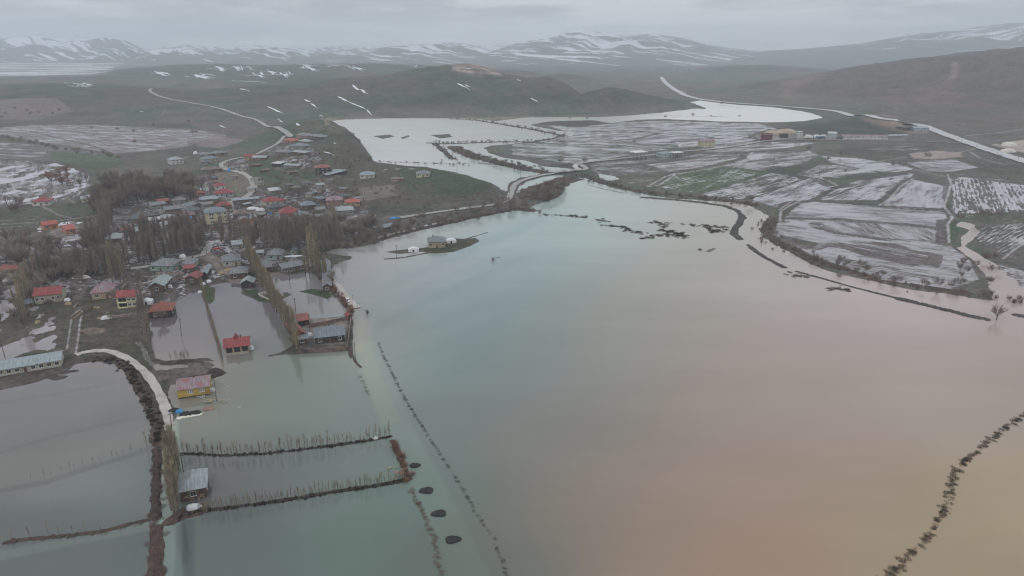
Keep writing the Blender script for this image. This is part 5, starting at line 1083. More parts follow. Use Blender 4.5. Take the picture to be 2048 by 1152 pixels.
house(618, 280, 644, 278, 12, 3.4, 'hip', 2.2, 'brown', 'grey', 'grey hipped roof at the right end of the upper hamlet')
house(598, 289, 614, 287.5, 10, 3.2, 'hip', 2.0, 'grey', 'light', 'pale roof in the middle of the upper hamlet')
house(582, 301, 607, 298.5, 12, 4.4, 'hip', 2.4, 'grey', 'blue', 'grey two-storey house with a blue-grey roof in the upper hamlet')
house(584, 311, 611, 308.5, 7, 2.8, 'mono', 1.0, 'brown', 'light', 'long pale lean-to roof below the upper hamlet', 'shed', win=1, chim=0)
house(551, 312, 578, 309, 10, 3.2, 'hip', 2.4, 'stone', 'grey', 'dull grey roof left of the long pale lean-to')
# --- flooded house on its islet, long shed on the shore
hI = house(857, 496.5, 891.5, 495, 10.5, 4.0, 'hip', 2.6, 'tan', 'grey', 'tan house with a grey hipped roof on a grassy islet in the lake', win=3, chim=1)
house(757, 465.5, 798, 456.5, 6, 2.6, 'mono', .6, 'brown', 'blue', 'long low blue-grey shed among the drowned shore trees', 'shed', win=0, chim=0)
# --- plain on the right
house(1521, 279.5, 1544, 280.5, 14, 7.0, 'gx', 2.0, 'maroon', 'maroon', 'dark red metal hall at the left end of the gravel depot', 'hall', win=0, chim=0)
house(1408, 294.5, 1430, 292.5, 12, 7.0, 'hip', 2.4, 'cream', 'pinkg', 'cream two-storey villa with a pink roof alone among the wet fields', win=3)
house(1325, 315.5, 1346, 314, 12, 4.6, 'hip', 1.6, 'ltb' if False else 'bluew', 'ltblue', 'pale blue house beside the field track', win=2)
house(1596, 277, 1604, 277, 9, 9.0, 'flat', .3, 'white', 'white', 'small white tower of the gravel depot', 'silo_tower', win=1, chim=0, cat='tower')
house(1656, 277, 1672, 277.3, 10, 7.0, 'gx', 2.0, 'bluew', 'white', 'white and blue gabled hall in the middle of the depot', 'hall', win=0, chim=0)
house(1684, 278, 1776, 278.8, 10, 4.5, 'gx', 1.0, 'white', 'pinkg', 'very long white shed with a reddish ridge at the depot', 'hall', win=12, chim=0, cat='hall', side=False)
house(1778, 279, 1817, 277.5, 10, 4.8, 'gx', 1.2, 'grey', 'light', 'grey row building at the right end of the depot', 'hall', win=5, chim=0)
house(1829, 263, 1857, 263, 14, 5.0, 'gx', 1.8, 'bluew', 'teal', 'pale turquoise-roofed workshop by the highway', 'workshop', win=2, chim=0)
house(1806, 261, 1820, 261, 12, 4.5, 'gx', 1.4, 'brown', 'dark', 'dark low shed left of the turquoise-roofed workshop', 'shed', win=0, chim=0)
house(1990, 288, 2003, 289, 10, 4, 'gx', 1.5, 'grey', 'slate', 'grey hut below the highway at the right edge', 'hut', win=1, chim=0)
house(1562, 276, 1576, 276, 8, 5.5, 'flat', .3, 'dark', 'dark', 'dark square plant hut on the sandy yard of the depot', 'hut', win=0, chim=0)
# open pavilion and canopy
def pavilion(x1, y1, x2, y2, D, h, label, name='pavilion', n=4, col=(196, 196, 192)):
    P1 = at(x1, y1); P2 = at(x2, y2); L = math.hypot(P2.x-P1.x, P2.y-P1.y); rz = math.atan2(P2.y-P1.y, P2.x-P1.x)
    r = empty(name, (P1.x, P1.y, P1.z), rz); tag(r, label, name)
    m1 = simple(alb(*col), .8, .1, .5); m2 = simple(alb(150, 146, 138), .9, .15, .5)
    roof_part(r, 'flat', L, D, h, .4, m1, .7)
    for i in range(n):
        for y in (0, D/2, D): MB().box(L*i/(n-1)-.22, L*i/(n-1)+.22, y-.22, y+.22, -1, h).build('column', m2, r)
pavilion(1270, 321, 1294, 319, 12, 8.5, 'tall open concrete frame with a flat white roof beside the field track')
pavilion(1348, 315, 1366, 313.5, 9, 5.0, 'low open canopy with a flat whitish roof next to the pale blue house', 'canopy', 3)
# stone ruin on the bluff
def ruin():
    p = at(655, 250); m = MB(); m.box(-3.2, -1.2, -3, 3, -3, 5.5); m.box(-1.2, 3.2, -3, -1.4, -3, 4.2); m.box(1.8, 3.2, -1.4, 3, -3, 5.0); m.box(-1.2, 1.8, 1.8, 3, -3, 3.4)
    o = m.build('ruined_tower', simple(alb(140, 128, 112), .95, .25, .4)); o.location = p; tag(o, 'small square stone ruin on the tip of the bluff above the upper lake', 'ruin')
ruin()
# ------------------------------------------------------------------ walled yard
CONC = simple(alb(112, 92, 84), .9, .2, .4, (.05, .045, .04))
def wallrun(pts, h, label, name='yard_wall', t=.35, mat=None, base=0.0, cap=False):
    W_ = [at(*p) for p in pts]; m = MB(); c = MB()
    for a, b in zip(W_[:-1], W_[1:]):
        d = Vector((b.x-a.x, b.y-a.y, 0)); L = d.length; d.normalize(); n = Vector((-d.y, d.x, 0))*t/2
        za, zb = max(a.z, 0), max(b.z, 0)
        q = [a-n, b-n, b+n, a+n]
        V = [(p.x, p.y, -.8+base) for p in q]+[(q[i].x, q[i].y, (za, zb, zb, za)[i]+h) for i in range(4)]
        m.poly(V, [(0, 3, 2, 1), (4, 5, 6, 7), (0, 1, 5, 4), (1, 2, 6, 5), (2, 3, 7, 6), (3, 0, 4, 7)])
    o = m.build(name, mat or CONC); tag(o, label, 'wall', kind='thing'); return o
wallrun([(592, 706), (640, 704.5), (693, 701.5)], 1.9, 'dark front wall of the walled yard, standing in the floodwater')
wallrun([(694, 701.5), (699, 670), (702.5, 641)], 1.9, 'right-hand wall of the walled yard, facing the lake')
wallrun([(619, 655), (655, 649), (697, 641)], 1.9, 'brown back wall of the walled yard')
wallrun([(420, 458), (457, 455)], 1.2, 'low wall in front of the apartment block')
wallrun([(400, 360), (402, 345)], .01, 'x') if False else None
# foundation walls on the islet
def foundation():
    P1 = at(535, 600); P2 = at(568, 592); L = math.hypot(P2.x-P1.x, P2.y-P1.y); rz = math.atan2(P2.y-P1.y, P2.x-P1.x); D = 11
    m = MB(); t = .3
    for (x0, x1, y0, y1) in ((0, L, 0, t), (0, L, D-t, D), (0, t, t, D-t), (L-t, L, t, D-t), (L*.38, L*.38+t, t, D-t)): m.box(x0, x1, y0, y1, -.8, .95)
    o = m.build('foundation', simple(alb(176, 168, 158), .9, .12, .5)); o.location = (P1.x, P1.y, .2); o.rotation_euler = (0, 0, rz)
    tag(o, 'unfinished pale concrete foundation walls on a muddy islet in the flooded plot', 'foundation')
foundation()
# ------------------------------------------------------------------ smaller things
WHT = simple(alb(196, 196, 198), .7, .08, .8); BLU = simple(alb(48, 124, 178), .5, .2, 1.0); PVC = simple(alb(186, 180, 172), .6, .1, 1.0)
def tent(px, py, w, d, h, label, rz=0.0, name='tent', mat=None):
    p = at(px, py); r = empty(name, p, rz); tag(r, label, name)
    m = MB(); hw, hd = w/2, d/2
    V = [(-hw, -hd, -.3), (hw, -hd, -.3), (hw, hd, -.3), (-hw, hd, -.3), (-hw, -hd, h*.6), (hw, -hd, h*.6), (hw, hd, h*.6), (-hw, hd, h*.6), (0, -hd*.9, h), (0, hd*.9, h)]
    m.poly(V, [(0, 1, 5, 4), (1, 2, 6, 5), (2, 3, 7, 6), (3, 0, 4, 7), (4, 5, 8), (6, 7, 9), (5, 6, 9, 8), (7, 4, 8, 9)])
    m.build('canvas', mat or WHT, r); MB().box(-.5, .5, -hd-.03, -hd+.03, 0, h*.55).build('doorway', GLASS, r); return r
def tarp(px, py, w, d, h, label, mat=None, name='tarpaulin', seed=1, rz=0.2):
    """a sheet thrown over a heap: draped lumpy dome"""
    p = at(px, py); rr = random.Random(seed); n = 12; V = []; Fc = []
    for j in range(n+1):
        for i in range(n+1):
            x = (i/n*2-1); y = (j/n*2-1); k = max(0, 1-(x*x+y*y)**1.5*.95)**.5 if max(abs(x), abs(y)) < .999 else 0
            e = 1+.12*math.sin(3*math.atan2(y, x)+seed)
            V.append((x*w/2*e, y*d/2*e, k*h*(.85+.25*rr.random())-.12))
    for j in range(n):
        for i in range(n): a = j*(n+1)+i; Fc.append((a, a+1, a+n+2, a+n+1))
    o = meshobj(name, V, Fc, mat or WHT); o.location = p; o.rotation_euler = (0, 0, rz); tag(o, label, name.replace('_', ' '))
    if name == 'tarpaulin': o.scale = (.8, .8, .8)
    return o
tent(827, 502, 6.5, 4, 2.6, 'white tent at the left tip of the grassy islet', .1); tent(902, 485, 6.5, 4.5, 2.8, 'white tent on the grass right of the islet house', .2)
tent(294, 607, 5.5, 4, 2.6, 'white tent left of the dull red roof behind the bare tree', .3)
tarp(213, 637, 5.5, 3.5, 2.0, 'white dome-shaped tarp on the muddy garden in front of the cream two-storey house', seed=2); tarp(345, 620, 3.6, 4.2, 2.2, 'round white tarp at the right wall of the dull red-roofed house', seed=3)
tarp(135, 601, 3.6, 3, 1.8, 'white tarp at the right end of the big white red-roofed house', seed=4); tarp(502, 698, 3.4, 3.2, 2.2, 'white tarp hung at the right wall of the flooded red-roofed house', seed=5)
tarp(619, 672, 4.0, 5.2, 1.8, 'white tarp in the walled yard between the barn and the house', seed=6); tarp(387, 1016, 5.2, 2.4, 1.7, 'white tarp among rubbish in front of the lone grey house', seed=7)
tarp(751, 877, 2.2, 1.2, .9, 'tiny white plastic arch on the far sapling hedge', seed=8); tarp(426, 781, 2.8, 2.6, 1.4, 'white sheet and litter at the right corner of the yellow house', seed=9)
tarp(359, 824, 3.2, 2.6, 1.3, 'bright blue tarp on the dark heap below the yellow house', BLU, seed=10); tarp(790, 437, 9, 4, 1.8, 'bright blue tarp beside the shore road', BLU, seed=11)
tarp(541, 428, 5, 3, 2.0, 'small blue tarp roof near the village square', BLU, seed=12); tarp(458, 342, 5, 5, 3.2, 'blue tarp at the bend of the village road', BLU, seed=13)
tarp(382, 440, 5, 4, 3.5, 'blue-topped shelter left of the apartment block', BLU, seed=31)
tarp(505, 418, 12, 6, 2.2, 'wide white tarps spread over stacks near the village square', seed=14); tarp(521, 421, 9, 5, 2.2, 'second, right-hand spread of white tarps near the village square', seed=15)
tarp(164, 556, 9, 3, 1.9, 'pale rounded bale heap behind the trees by the lower road', PVC, 'bale_stack', 16); tarp(86, 483, 5, 2.4, 1.4, 'white tarp on the wet meadow below the orange houses', seed=17)
tarp(406, 569, 3.4, 2.8, 1.6, 'left white sack heap in front of the narrow blue-grey shed', seed=18); tarp(418, 564, 3.4, 2.8, 1.6, 'right white sack heap in front of the narrow blue-grey shed', seed=19)
tarp(400, 585, 3, 2.4, 1.3, 'small white heap on the bank of the flooded plot', seed=20); tarp(391, 308, 6, 5, 4, 'white dome tarp at the top edge of the village', seed=21)
tarp(341, 575, 2.8, 2.4, 2.2, 'white sheet right of the brown gable-fronted barn', seed=22); tarp(366, 514, 5, 3, 2.4, 'white covered trailer under the poplars by the lower road', seed=23)
tarp(534, 530, 5, 3, 1.3, 'white sacks piled behind the grey hipped-roof house', seed=24); tarp(585, 513, 16, 2.5, 1.0, 'long white sheet along the wall near the mint-green hut', seed=25)
tarp(530, 556, 4, 3, 1.4, 'white litter heap on the shore of the second flooded plot', seed=26); tarp(519, 551, 3, 3, 2.0, 'pale tarp at the corner of the grey house beside the poplar row', seed=32)
tarp(2018, 291, 20, 12, 4.5, 'upper of two big white gravel heaps at the right edge', PVC, 'gravel_heap', 27); tarp(2014, 304, 20, 11, 4, 'lower of two big white gravel heaps at the right edge', PVC, 'gravel_heap', 28)
SAND = simple(alb(160, 144, 126), .95, .12, .2)
tarp(1545, 268, 30, 18, 5, 'large tan gravel heap behind the dark red hall', SAND, 'gravel_heap', 29); tarp(1572, 266, 34, 16, 6, 'long tan gravel heap beside the dark plant hut', SAND, 'gravel_heap', 30); tarp(1440-80, 294, 5, 5, 3.4, 'small white heap by the ditch left of the cream villa', PVC, 'gravel_heap', 33)
for i, (x, lab) in enumerate([(1616, 'leftmost'), (1632, 'second'), (1646, 'third')]):
    tarp(x, 275, 12, 8, 4.0, lab+' pale pile between the depot tower and the white and blue hall', PVC, 'gravel_heap', 40+i)
# --- heaps of dark soil standing in the water
SOILM = simple((.030, .028, .026), .95, .35, 1.5)
for x, y, w, d, lab in ((830, 932, 3.4, 2.0, 'topmost, smallest of the four dark soil heaps in the water beside the submerged road'), (853, 982, 4.2, 2.8, 'second from the top of the four dark soil heaps, slightly split in two'), (878, 1028, 4.2, 2.6, 'third from the top of the four dark soil heaps in the water'), (906, 1080, 4.2, 2.7, 'lowest of the four dark soil heaps in the water')):
    tarp(x, y, w, d, 1.0, lab, SOILM, 'soil_heap', x, .1)
for x, y, w, d, lab in ((349, 822, 4.2, 2.4, 'black soil heap just left of the bright blue tarp'), (370, 829, 3.6, 2.4, 'grey soil heap just right of the bright blue tarp'), (389, 827, 4.4, 2.0, 'low dark soil heap between the blue tarp and the pinkish mound')):
    tarp(x, y, w, d, 1.1, lab, SOILM, 'soil_heap', x, .3)
tarp(417, 818, 4.2, 2.8, .9, 'pinkish gravel mound in the water below the yellow house', simple(alb(132, 104, 96), .95, .2, 1.0), 'gravel_heap', 71)
# --- plank piles, boulders
def planks(px, py, label, n=7, L=3.0, c=(186, 168, 132), seed=1, name='plank_pile', spread=1.2):
    p = at(px, py); rr = random.Random(seed); m = MB()
    for i in range(n):
        a = rr.uniform(-.9, .9); z = .1+.12*i; x, y = rr.uniform(-spread, spread), rr.uniform(-spread*.5, spread*.5); l = L*rr.uniform(.5, 1)
        m.tube((x-math.cos(a)*l/2, y-math.sin(a)*l/2, z), (x+math.cos(a)*l/2, y+math.sin(a)*l/2, z+rr.uniform(-.2, .3)), .08, .08, 4)
    c = [.72*q+.2*sum(c)/3 for q in c]; o = m.build(name, simple(alb(*c), .85, .2, 1.0)); o.location = p; tag(o, label, name.replace('_', ' ')); return o
planks(419, 806, 'pale timber pile on the dark heap at the right corner of the yellow house', 12, 3.2, seed=1); planks(447, 803, 'broken pale planks floating right of the yellow house', 7, 3.2, seed=2)
planks(405, 796, 'white planks leaning at the flooded front of the yellow house', 5, 2.6, (206, 204, 200), 3); planks(800, 952, 'heap of pale and brown branches at the right end of the lower hedge', 16, 2.4, (176, 132, 108), 4)
planks(786, 938, 'small bundle of pale sticks in the water inside the right hedge corner', 5, 1.8, (190, 170, 140), 5); planks(375, 1000, 'yellowish scrap timber in front of the lone grey house', 14, 2.0, (176, 150, 104), 6, spread=2.2); planks(404, 998, 'scrap timber at the right corner of the lone grey house', 10, 1.6, (170, 140, 104), 7)
planks(454, 773, 'single white board floating right of the yellow house roof', 2, 1.4, (210, 208, 204), 8, spread=.3); planks(478, 815, 'thin white board floating in open water right of the timber', 2, 1.6, (206, 204, 200), 9, spread=.3)
planks(373, 484, 'stacked pale logs beside the lower road', 12, 5, (168, 150, 128), 10, spread=3)
planks(292, 474, 'scattered white rubble in front of the long pale barn', 14, 4, (200, 190, 176), 12, 'rubble_pile', 6); planks(312, 466, 'second scatter of white rubble in front of the long pale barn', 12, 4, (200, 186, 170), 13, 'rubble_pile', 5)
STO = simple(alb(206, 200, 186), .9, .1, 1.0)
sm_ = MB(); rr = random.Random(5)
for k in range(9):
    a = (rr.uniform(-1, 1), rr.uniform(-1, 1), rr.uniform(-1, 1))
import itertools
def rock_mesh(seed):
    rr = random.Random(seed); m = MB(); V = []; k = 7
    for j, (z, r_) in enumerate(((0, .9), (.5, 1.0), (.85, .6))):
        for i in range(k): t = 2*math.pi*i/k; q = r_*rr.uniform(.75, 1.15); V.append((q*math.cos(t), q*math.sin(t)*.8, z*rr.uniform(.8, 1.1)))
    V.append((0, 0, 1.0)); Fc = []
    for j in range(2):
        for i in range(k): a, b = j*k+i, j*k+(i+1) % k; Fc.append((a, b, b+k, a+k))
    for i in range(k): Fc.append((2*k+i, 2*k+(i+1) % k, 3*k))
    me = bpy.data.meshes.new('boulder'); me.from_pydata(V, [], Fc); me.materials.append(STO); return me
rocks = [rock_mesh(s) for s in range(4)]
for i in range(44):
    t = i/43.0; px = 354+53*t+rr.uniform(-1.5, 1.5); py = 838-11*t+rr.uniform(-1.6, 1.6)-(4*rr.random() if 10 < i < 20 else 0)
    p = at(px, py); o = bpy.data.objects.new('boulder', rocks[i % 4]); link(o); o.location = (p.x, p.y, max(p.z, 0)-.12); s = rr.uniform(.22, .5)*(1.4-.6*t); o.scale = (s, s, s*.9); o.rotation_euler = (0, 0, rr.uniform(0, 6))
    tag(o, 'white boulder in the line of stones in the water below the yellow house', 'boulder', 'line of white boulders below the yellow house')
# --- vehicles
def car(px, py, rz, col, label, s=1.0):
    p = at(px, py); r = empty('parked_car', p+Vector((0, 0, .25)), rz); tag(r, label, 'car'); paint = simple(alb(*col), .35, .05, 1.0, key='paint')
    m = MB(); prof = [(-2.1, .35), (-2.15, .75), (-1.6, .92), (-.9, 1.4), (.7, 1.42), (1.35, .98), (2.1, .85), (2.15, .35)]; n = len(prof)
    V = [(x, -.85, z) for x, z in prof]+[(x, .85, z) for x, z in prof]
    V = [(x, y*(.82 if z > 1.2 else 1), z) for x, y, z in V]
    m.poly(V, [tuple(range(n)), tuple(reversed(range(n, 2*n)))]+[(i, n+i, n+(i+1) % n, (i+1) % n) for i in range(n)]); m.build('body', paint, r)
    g = MB(); g.box(-1.0, .85, -.80, -.76, .98, 1.3); g.box(-1.0, .85, .76, .80, .98, 1.3); g.poly([(.78, -.66, 1.38), (1.32, -.74, 1.02), (1.32, .74, 1.02), (.78, .66, 1.38), (.80, -.66, 1.42), (1.36, -.74, 1.04), (1.36, .74, 1.04), (.80, .66, 1.42)], [(4, 5, 6, 7), (0, 1, 5, 4), (3, 7, 6, 2)]); g.build('window', GLASS, r)
    for x in (-1.35, 1.35):
        for y in (-.8, .8): MB().tube((x, y-.1, .32), (x, y+.1, .32), .33, .33, 10).build('wheel', simple((.02, .02, .02), .9, .1, 1), r)
    return r
car(696, 603, -1.2, (214, 214, 214), 'white car parked on the embankment track between the poplars and the lake')
car(644, 423, .3, (190, 190, 190), 'pale car in the dark yard of the middle village'); car(434, 500, .6, (170, 60, 60), 'red car at the bend of the lower road')
def truck(px, py, rz, ccol, bcol, label):
    p = at(px, py); r = empty('truck', p+Vector((0, 0, .2)), rz); tag(r, label, 'truck')
    MB().box(-3.6, 2.0, -1.25, 1.25, 1.1, 3.3).build('cargo_box', simple(alb(*bcol), .6, .1, 1.0), r)
    m = MB(); m.box(2.2, 4.0, -1.2, 1.2, .7, 2.0); m.poly([(2.2, -1.2, 2.0), (4.0, -1.2, 2.0), (3.7, -1.1, 3.0), (2.2, -1.1, 3.0), (2.2, 1.2, 2.0), (4.0, 1.2, 2.0), (3.7, 1.1, 3.0), (2.2, 1.1, 3.0)], [(0, 1, 2, 3), (5, 4, 7, 6), (3, 2, 6, 7), (1, 5, 6, 2), (4, 0, 3, 7)]); m.build('cab', simple(alb(*ccol), .5, .1, 1.0), r)
    MB().box(-3.6, 3.6, -.5, .5, .75, 1.1).build('chassis', simple((.03, .03, .03), .9, .1, 1), r)
    for x in (-2.6, -1.4, 3.0):
        for y in (-1.05, 1.05): MB().tube((x, y-.18, .5), (x, y+.18, .5), .5, .5, 10).build('wheel', simple((.02, .02, .02), .9, .1, 1), r)
for i, (x, c, b_, lab) in enumerate([(1622, (60, 90, 130), (200, 200, 200), 'white boxed truck with a blue cab, first right of the depot tower'), (1634, (190, 190, 190), (70, 90, 120), 'white-cabbed truck with a blue box in the depot row'), (1644, (50, 70, 110), (60, 80, 110), 'all-blue truck just left of the white and blue hall'), (1680, (60, 70, 90), (80, 86, 100), 'dark truck just right of the white and blue hall'), (1750, (170, 150, 90), (170, 160, 140), 'sand-coloured truck in front of the long white shed'), (1612, (180, 170, 160), (190, 180, 170), 'beige truck at the foot of the depot tower')]):
    truck(x, 277.6+.3*(i % 2), .1*i-.3+math.pi*(i % 2), c, b_, lab)
def digger(px, py):
    p = at(px, py); r = empty('excavator', p, .6); tag(r, 'yellow excavator on the wet meadow near the left edge', 'excavator')
    Yl = simple(alb(196, 164, 60), .6, .1, 1.0); Bk = simple((.03, .03, .03), .9, .1, 1)
    for y in (-.95, .95): MB().box(-1.6, 1.6, y-.28, y+.28, 0, .8).build('track', Bk, r)
    MB().box(-1.5, 1.0, -1.1, 1.1, .85, 1.7).build('body', Yl, r); MB().box(-.1, 1.0, -1.0, -.1, 1.7, 2.8).build('cab', GLASS, r)
    m = MB(); m.tube((.9, .3, 1.5), (2.8, .3, 3.6), .22, .18, 5); m.tube((2.8, .3, 3.6), (4.3, .3, 1.8), .17, .14, 5); m.build('boom', Yl, r); MB().box(3.9, 4.7, -.1, .7, .9, 1.7).build('bucket', Bk, r)
digger(44, 475)
# --- yard walls and dung heaps scattered through the village
DUNG = simple(alb(84, 70, 60), .95, .35, 1.2); STW = simple(alb(132, 118, 108), .95, .3, .8)
rw = random.Random(21)
def inreg(P):
    while True:
        x, y = rw.uniform(min(p[0] for p in P), max(p[0] for p in P)), rw.uniform(min(p[1] for p in P), max(p[1] for p in P))
        if inpoly(np.array([x]), np.array([y]), np.array(P, float))[0]: return x, y
VIL = [(250, 440), (330, 400), (420, 340), (480, 320), (570, 290), (640, 350), (720, 400), (730, 455), (560, 470), (420, 468), (280, 480)]
YRD = [(60, 640), (150, 600), (300, 545), (400, 520), (500, 530), (560, 540), (440, 560), (300, 600), (230, 640), (140, 690)]
for i in range(64):
    x, y = inreg(VIL if i % 3 else YRD); a = at(x, y); t = rw.choice([.15, 1.65])+rw.uniform(-.3, .3); L = rw.uniform(6, 18)
    if a.z < .15 or any((Vector((a.x, a.y, 0))-Vector((r.location.x, r.location.y, 0))).length < 7 for r, _, _ in HOUSES): continue
    m = MB(); n = int(L/2)
    for k in range(n): m.box(k*2, k*2+2.02, -.22, .22, -1.2, 1.1+rw.uniform(-.2, .25))
    o = m.build('yard_wall', STW); o.location = a; o.rotation_euler = (0, 0, t); tag(o, 'low rough stone yard wall between the village houses', 'wall', 'rough stone yard walls in the village', 'thing')
k_ = 0
for i in range(120):
    if k_ >= 40: break
    x, y = inreg(VIL); a = at(x, y)
    if a.z < .2 or any((Vector((a.x, a.y, 0))-Vector((r.location.x, r.location.y, 0))).length < 13 for r, _, _ in HOUSES): continue
    k_ += 1; Lh = rw.uniform(4.5, 9); w_px = Lh*F/(a.y*1.03)
    house(x, y+1, x+w_px, y-rw.uniform(0, 2.5), rw.uniform(3.5, 6), rw.uniform(2.2, 2.9), rw.choice(['mono', 'gx', 'gx', 'hip']), rw.uniform(.6, 1.6), rw.choice(['stone', 'brown', 'grey', 'pale']), rw.choice(['grey', 'light', 'slate', 'greyb', 'brown']), 'small low shed with a sheet roof squeezed between the village houses', 'outbuilding', win=0, chim=0, side=False, door=True, cat='shed', ov=.3, group='small sheds between the village houses')
for i in range(60):
    x, y = inreg(VIL if i % 2 else YRD); p = at(x, y)
    if p.z < .1 or any((Vector((p.x, p.y, 0))-Vector((r.location.x, r.location.y, 0))).length < 6 for r, _, _ in HOUSES): continue
    o = tarp(x, y, rw.uniform(1.5, 4.5), rw.uniform(1.5, 3), rw.uniform(.5, 1.4), 'brown dung or straw heap in a village yard', DUNG if i % 4 else simple(alb(150, 130, 98), .95, .3, 1.2), 'dung_heap', 200+i, rw.uniform(0, 3)); o['group'] = 'dung and straw heaps in the yards'
# --- utility poles
pole_mat = simple(alb(84, 74, 66), .9, .2, 1.0)
def pole_root():
    r = empty('utility_pole', (0, 0, 0)); MB().tube((0, 0, -1), (0, 0, 8.4), .16, .11, 6).build('post', pole_mat, r)
    MB().box(-.9, .9, -.06, .06, 7.5, 7.65).build('crossarm', pole_mat, r)
    m = MB(); [m.tube((x, 0, 7.65), (x, 0, 7.9), .05, .05, 5) for x in (-.8, 0, .8)]; m.build('insulator', WHT, r); return r
POLES = [((345, 870), 'leaning pole beside the flooded road below the boulders'), ((433, 802), 'pole standing in the water at the right end of the yellow house'), ((369, 955), 'pole behind the lone grey hipped-roof house'), ((592, 628), 'pole in the middle of the second flooded plot'), ((619, 662), 'pole at the back corner of the walled yard'), ((711, 722), 'pole stub in the water below the walled yard'), ((34, 660), 'pole on the wet lawn left of the big white house garden'), ((10, 715), 'pole at the left edge above the very long barn'), ((399, 516), 'pole at the sandy yard by the road bend'), ((414, 510), 'second pole, on the road side of the sandy yard'), ((363, 672), 'pole in the first flooded plot'), ((579, 562), 'pole at the corner of the long stone barn'), ((491, 398), 'pole at the lower bend of the village road'), ((518, 372), 'dark pole on the slope right of the village road'), ((333, 305), 'pole in the ploughed field above the grove'), ((272, 290), 'pole in the middle of the ploughed field'), ((793, 516), 'pole at the muddy spit left of the islet'), ((914, 341), 'pole in the upper lake near the promontory'), ((1041, 357), 'pole on the causeway left of the bridge'), ((1019, 388), 'pole at the bend of the causeway'), ((945, 400), 'pole at the shore road under the promontory'), ((1548, 325), 'pole in the fields left of the farm ditches'), ((1543, 300), 'thin pole on the field below the depot'), ((1838, 300), 'pole on the green strip below the depot'), ((1921, 294), 'pole at the junction by the highway'), ((1952, 300), 'pole beside the highway, first right of the junction'), ((1992, 318), 'pole beside the highway, second right of the junction'), ((2034, 330), 'pole beside the highway nearest the right edge'), ((1915, 283), 'lamp-thin pole behind the junction by the highway'), ((1638, 352), 'pole at the corner where farm tracks meet'), ((1310, 312), 'pole beside the white-roofed concrete frame'), ((706, 604), 'post at the waterside of the embankment track, upper one'), ((716, 620), 'post at the waterside of the embankment track, lower one')]
P0 = pole_root()
for i, ((px, py), lab) in enumerate(POLES):
    r = P0 if i == 0 else copytree(P0); p = at(px, py); r.location = p; r.rotation_euler = (rnd.uniform(-.04, .04), rnd.uniform(-.05, .05)+(.10 if i < 2 else 0), rnd.uniform(0, 3)); s = .45 if 'post at' in lab else 1.0; r.scale = (s, s, s)
    tag(r, lab, 'pole', 'wooden utility poles')
# ------------------------------------------------------------------ leafless trees and shrubs
def twigmat(name, c, c2):
    m, nt, b = newmat(name); oi = N(nt, 'ShaderNodeObjectInfo').outputs['Random']; geo = N(nt, 'ShaderNodeNewGeometry').outputs['Position']
    f = math_(nt, 'ADD', math_(nt, 'MULTIPLY', oi, .6), math_(nt, 'MULTIPLY', noise(nt, geo, .5, 2), .4))
    nt.links.new(mixc(nt, ramp(nt, f, .25, .75), alb(c), alb(c2)), b.inputs['Base Color']); b.inputs['Roughness'].default_value = .95; b.inputs['Specular IOR Level'].default_value = .1
    return m
M_POP = twigmat('poplar_twigs', (126, 115, 97), (152, 138, 117)); M_TREE = twigmat('tree_twigs', (122, 111, 103), (146, 132, 122)); M_SHR = twigmat('shrub_twigs', (108, 95, 89), (132, 115, 106)); M_RED = twigmat('red_twigs', (118, 90, 76), (140, 106, 88)); M_SAP = twigmat('sapling_twigs', (132, 122, 108), (156, 144, 128))
M_REED = twigmat('reed_blades', (70, 60, 55), (92, 78, 68)); M_BARK = twigmat('bark', (84, 76, 70), (106, 96, 88)); M_DRK = twigmat('dark_blades', (56, 52, 50), (78, 70, 64))
def grow(mt, mc, p, d, L, r, depth, D, spread, kids, rr, up, tw):
    q = p+d*L
    if depth <= 1: mt.tube(p, q, r, r*.62, 5 if depth == 0 else 4, False)
    elif depth < D: mc.tube(p, q, r, r*.55, 3, False)
    else:
        mc.blade(p, q, tw, rr); return
    for k in range(kids[min(depth, len(kids)-1)]):
        t = rr.uniform(.25, 1.0) if depth > 0 else rr.uniform(.3, 1.0)
        b = p+d*(L*t); a = rr.uniform(0, 2*math.pi); s = spread[min(depth, len(spread)-1)]*rr.uniform(.5, 1.2)
        o = d.orthogonal().normalized(); o2 = d.cross(o); nd = (d*math.cos(s)+(o*math.cos(a)+o2*math.sin(a))*math.sin(s)); nd.z += up; nd.normalize()
        grow(mt, mc, b, nd, L*rr.uniform(.5, .72) if depth else L*rr.uniform(.38, .62), r*.5, depth+1, D, spread, kids, rr, up, tw)
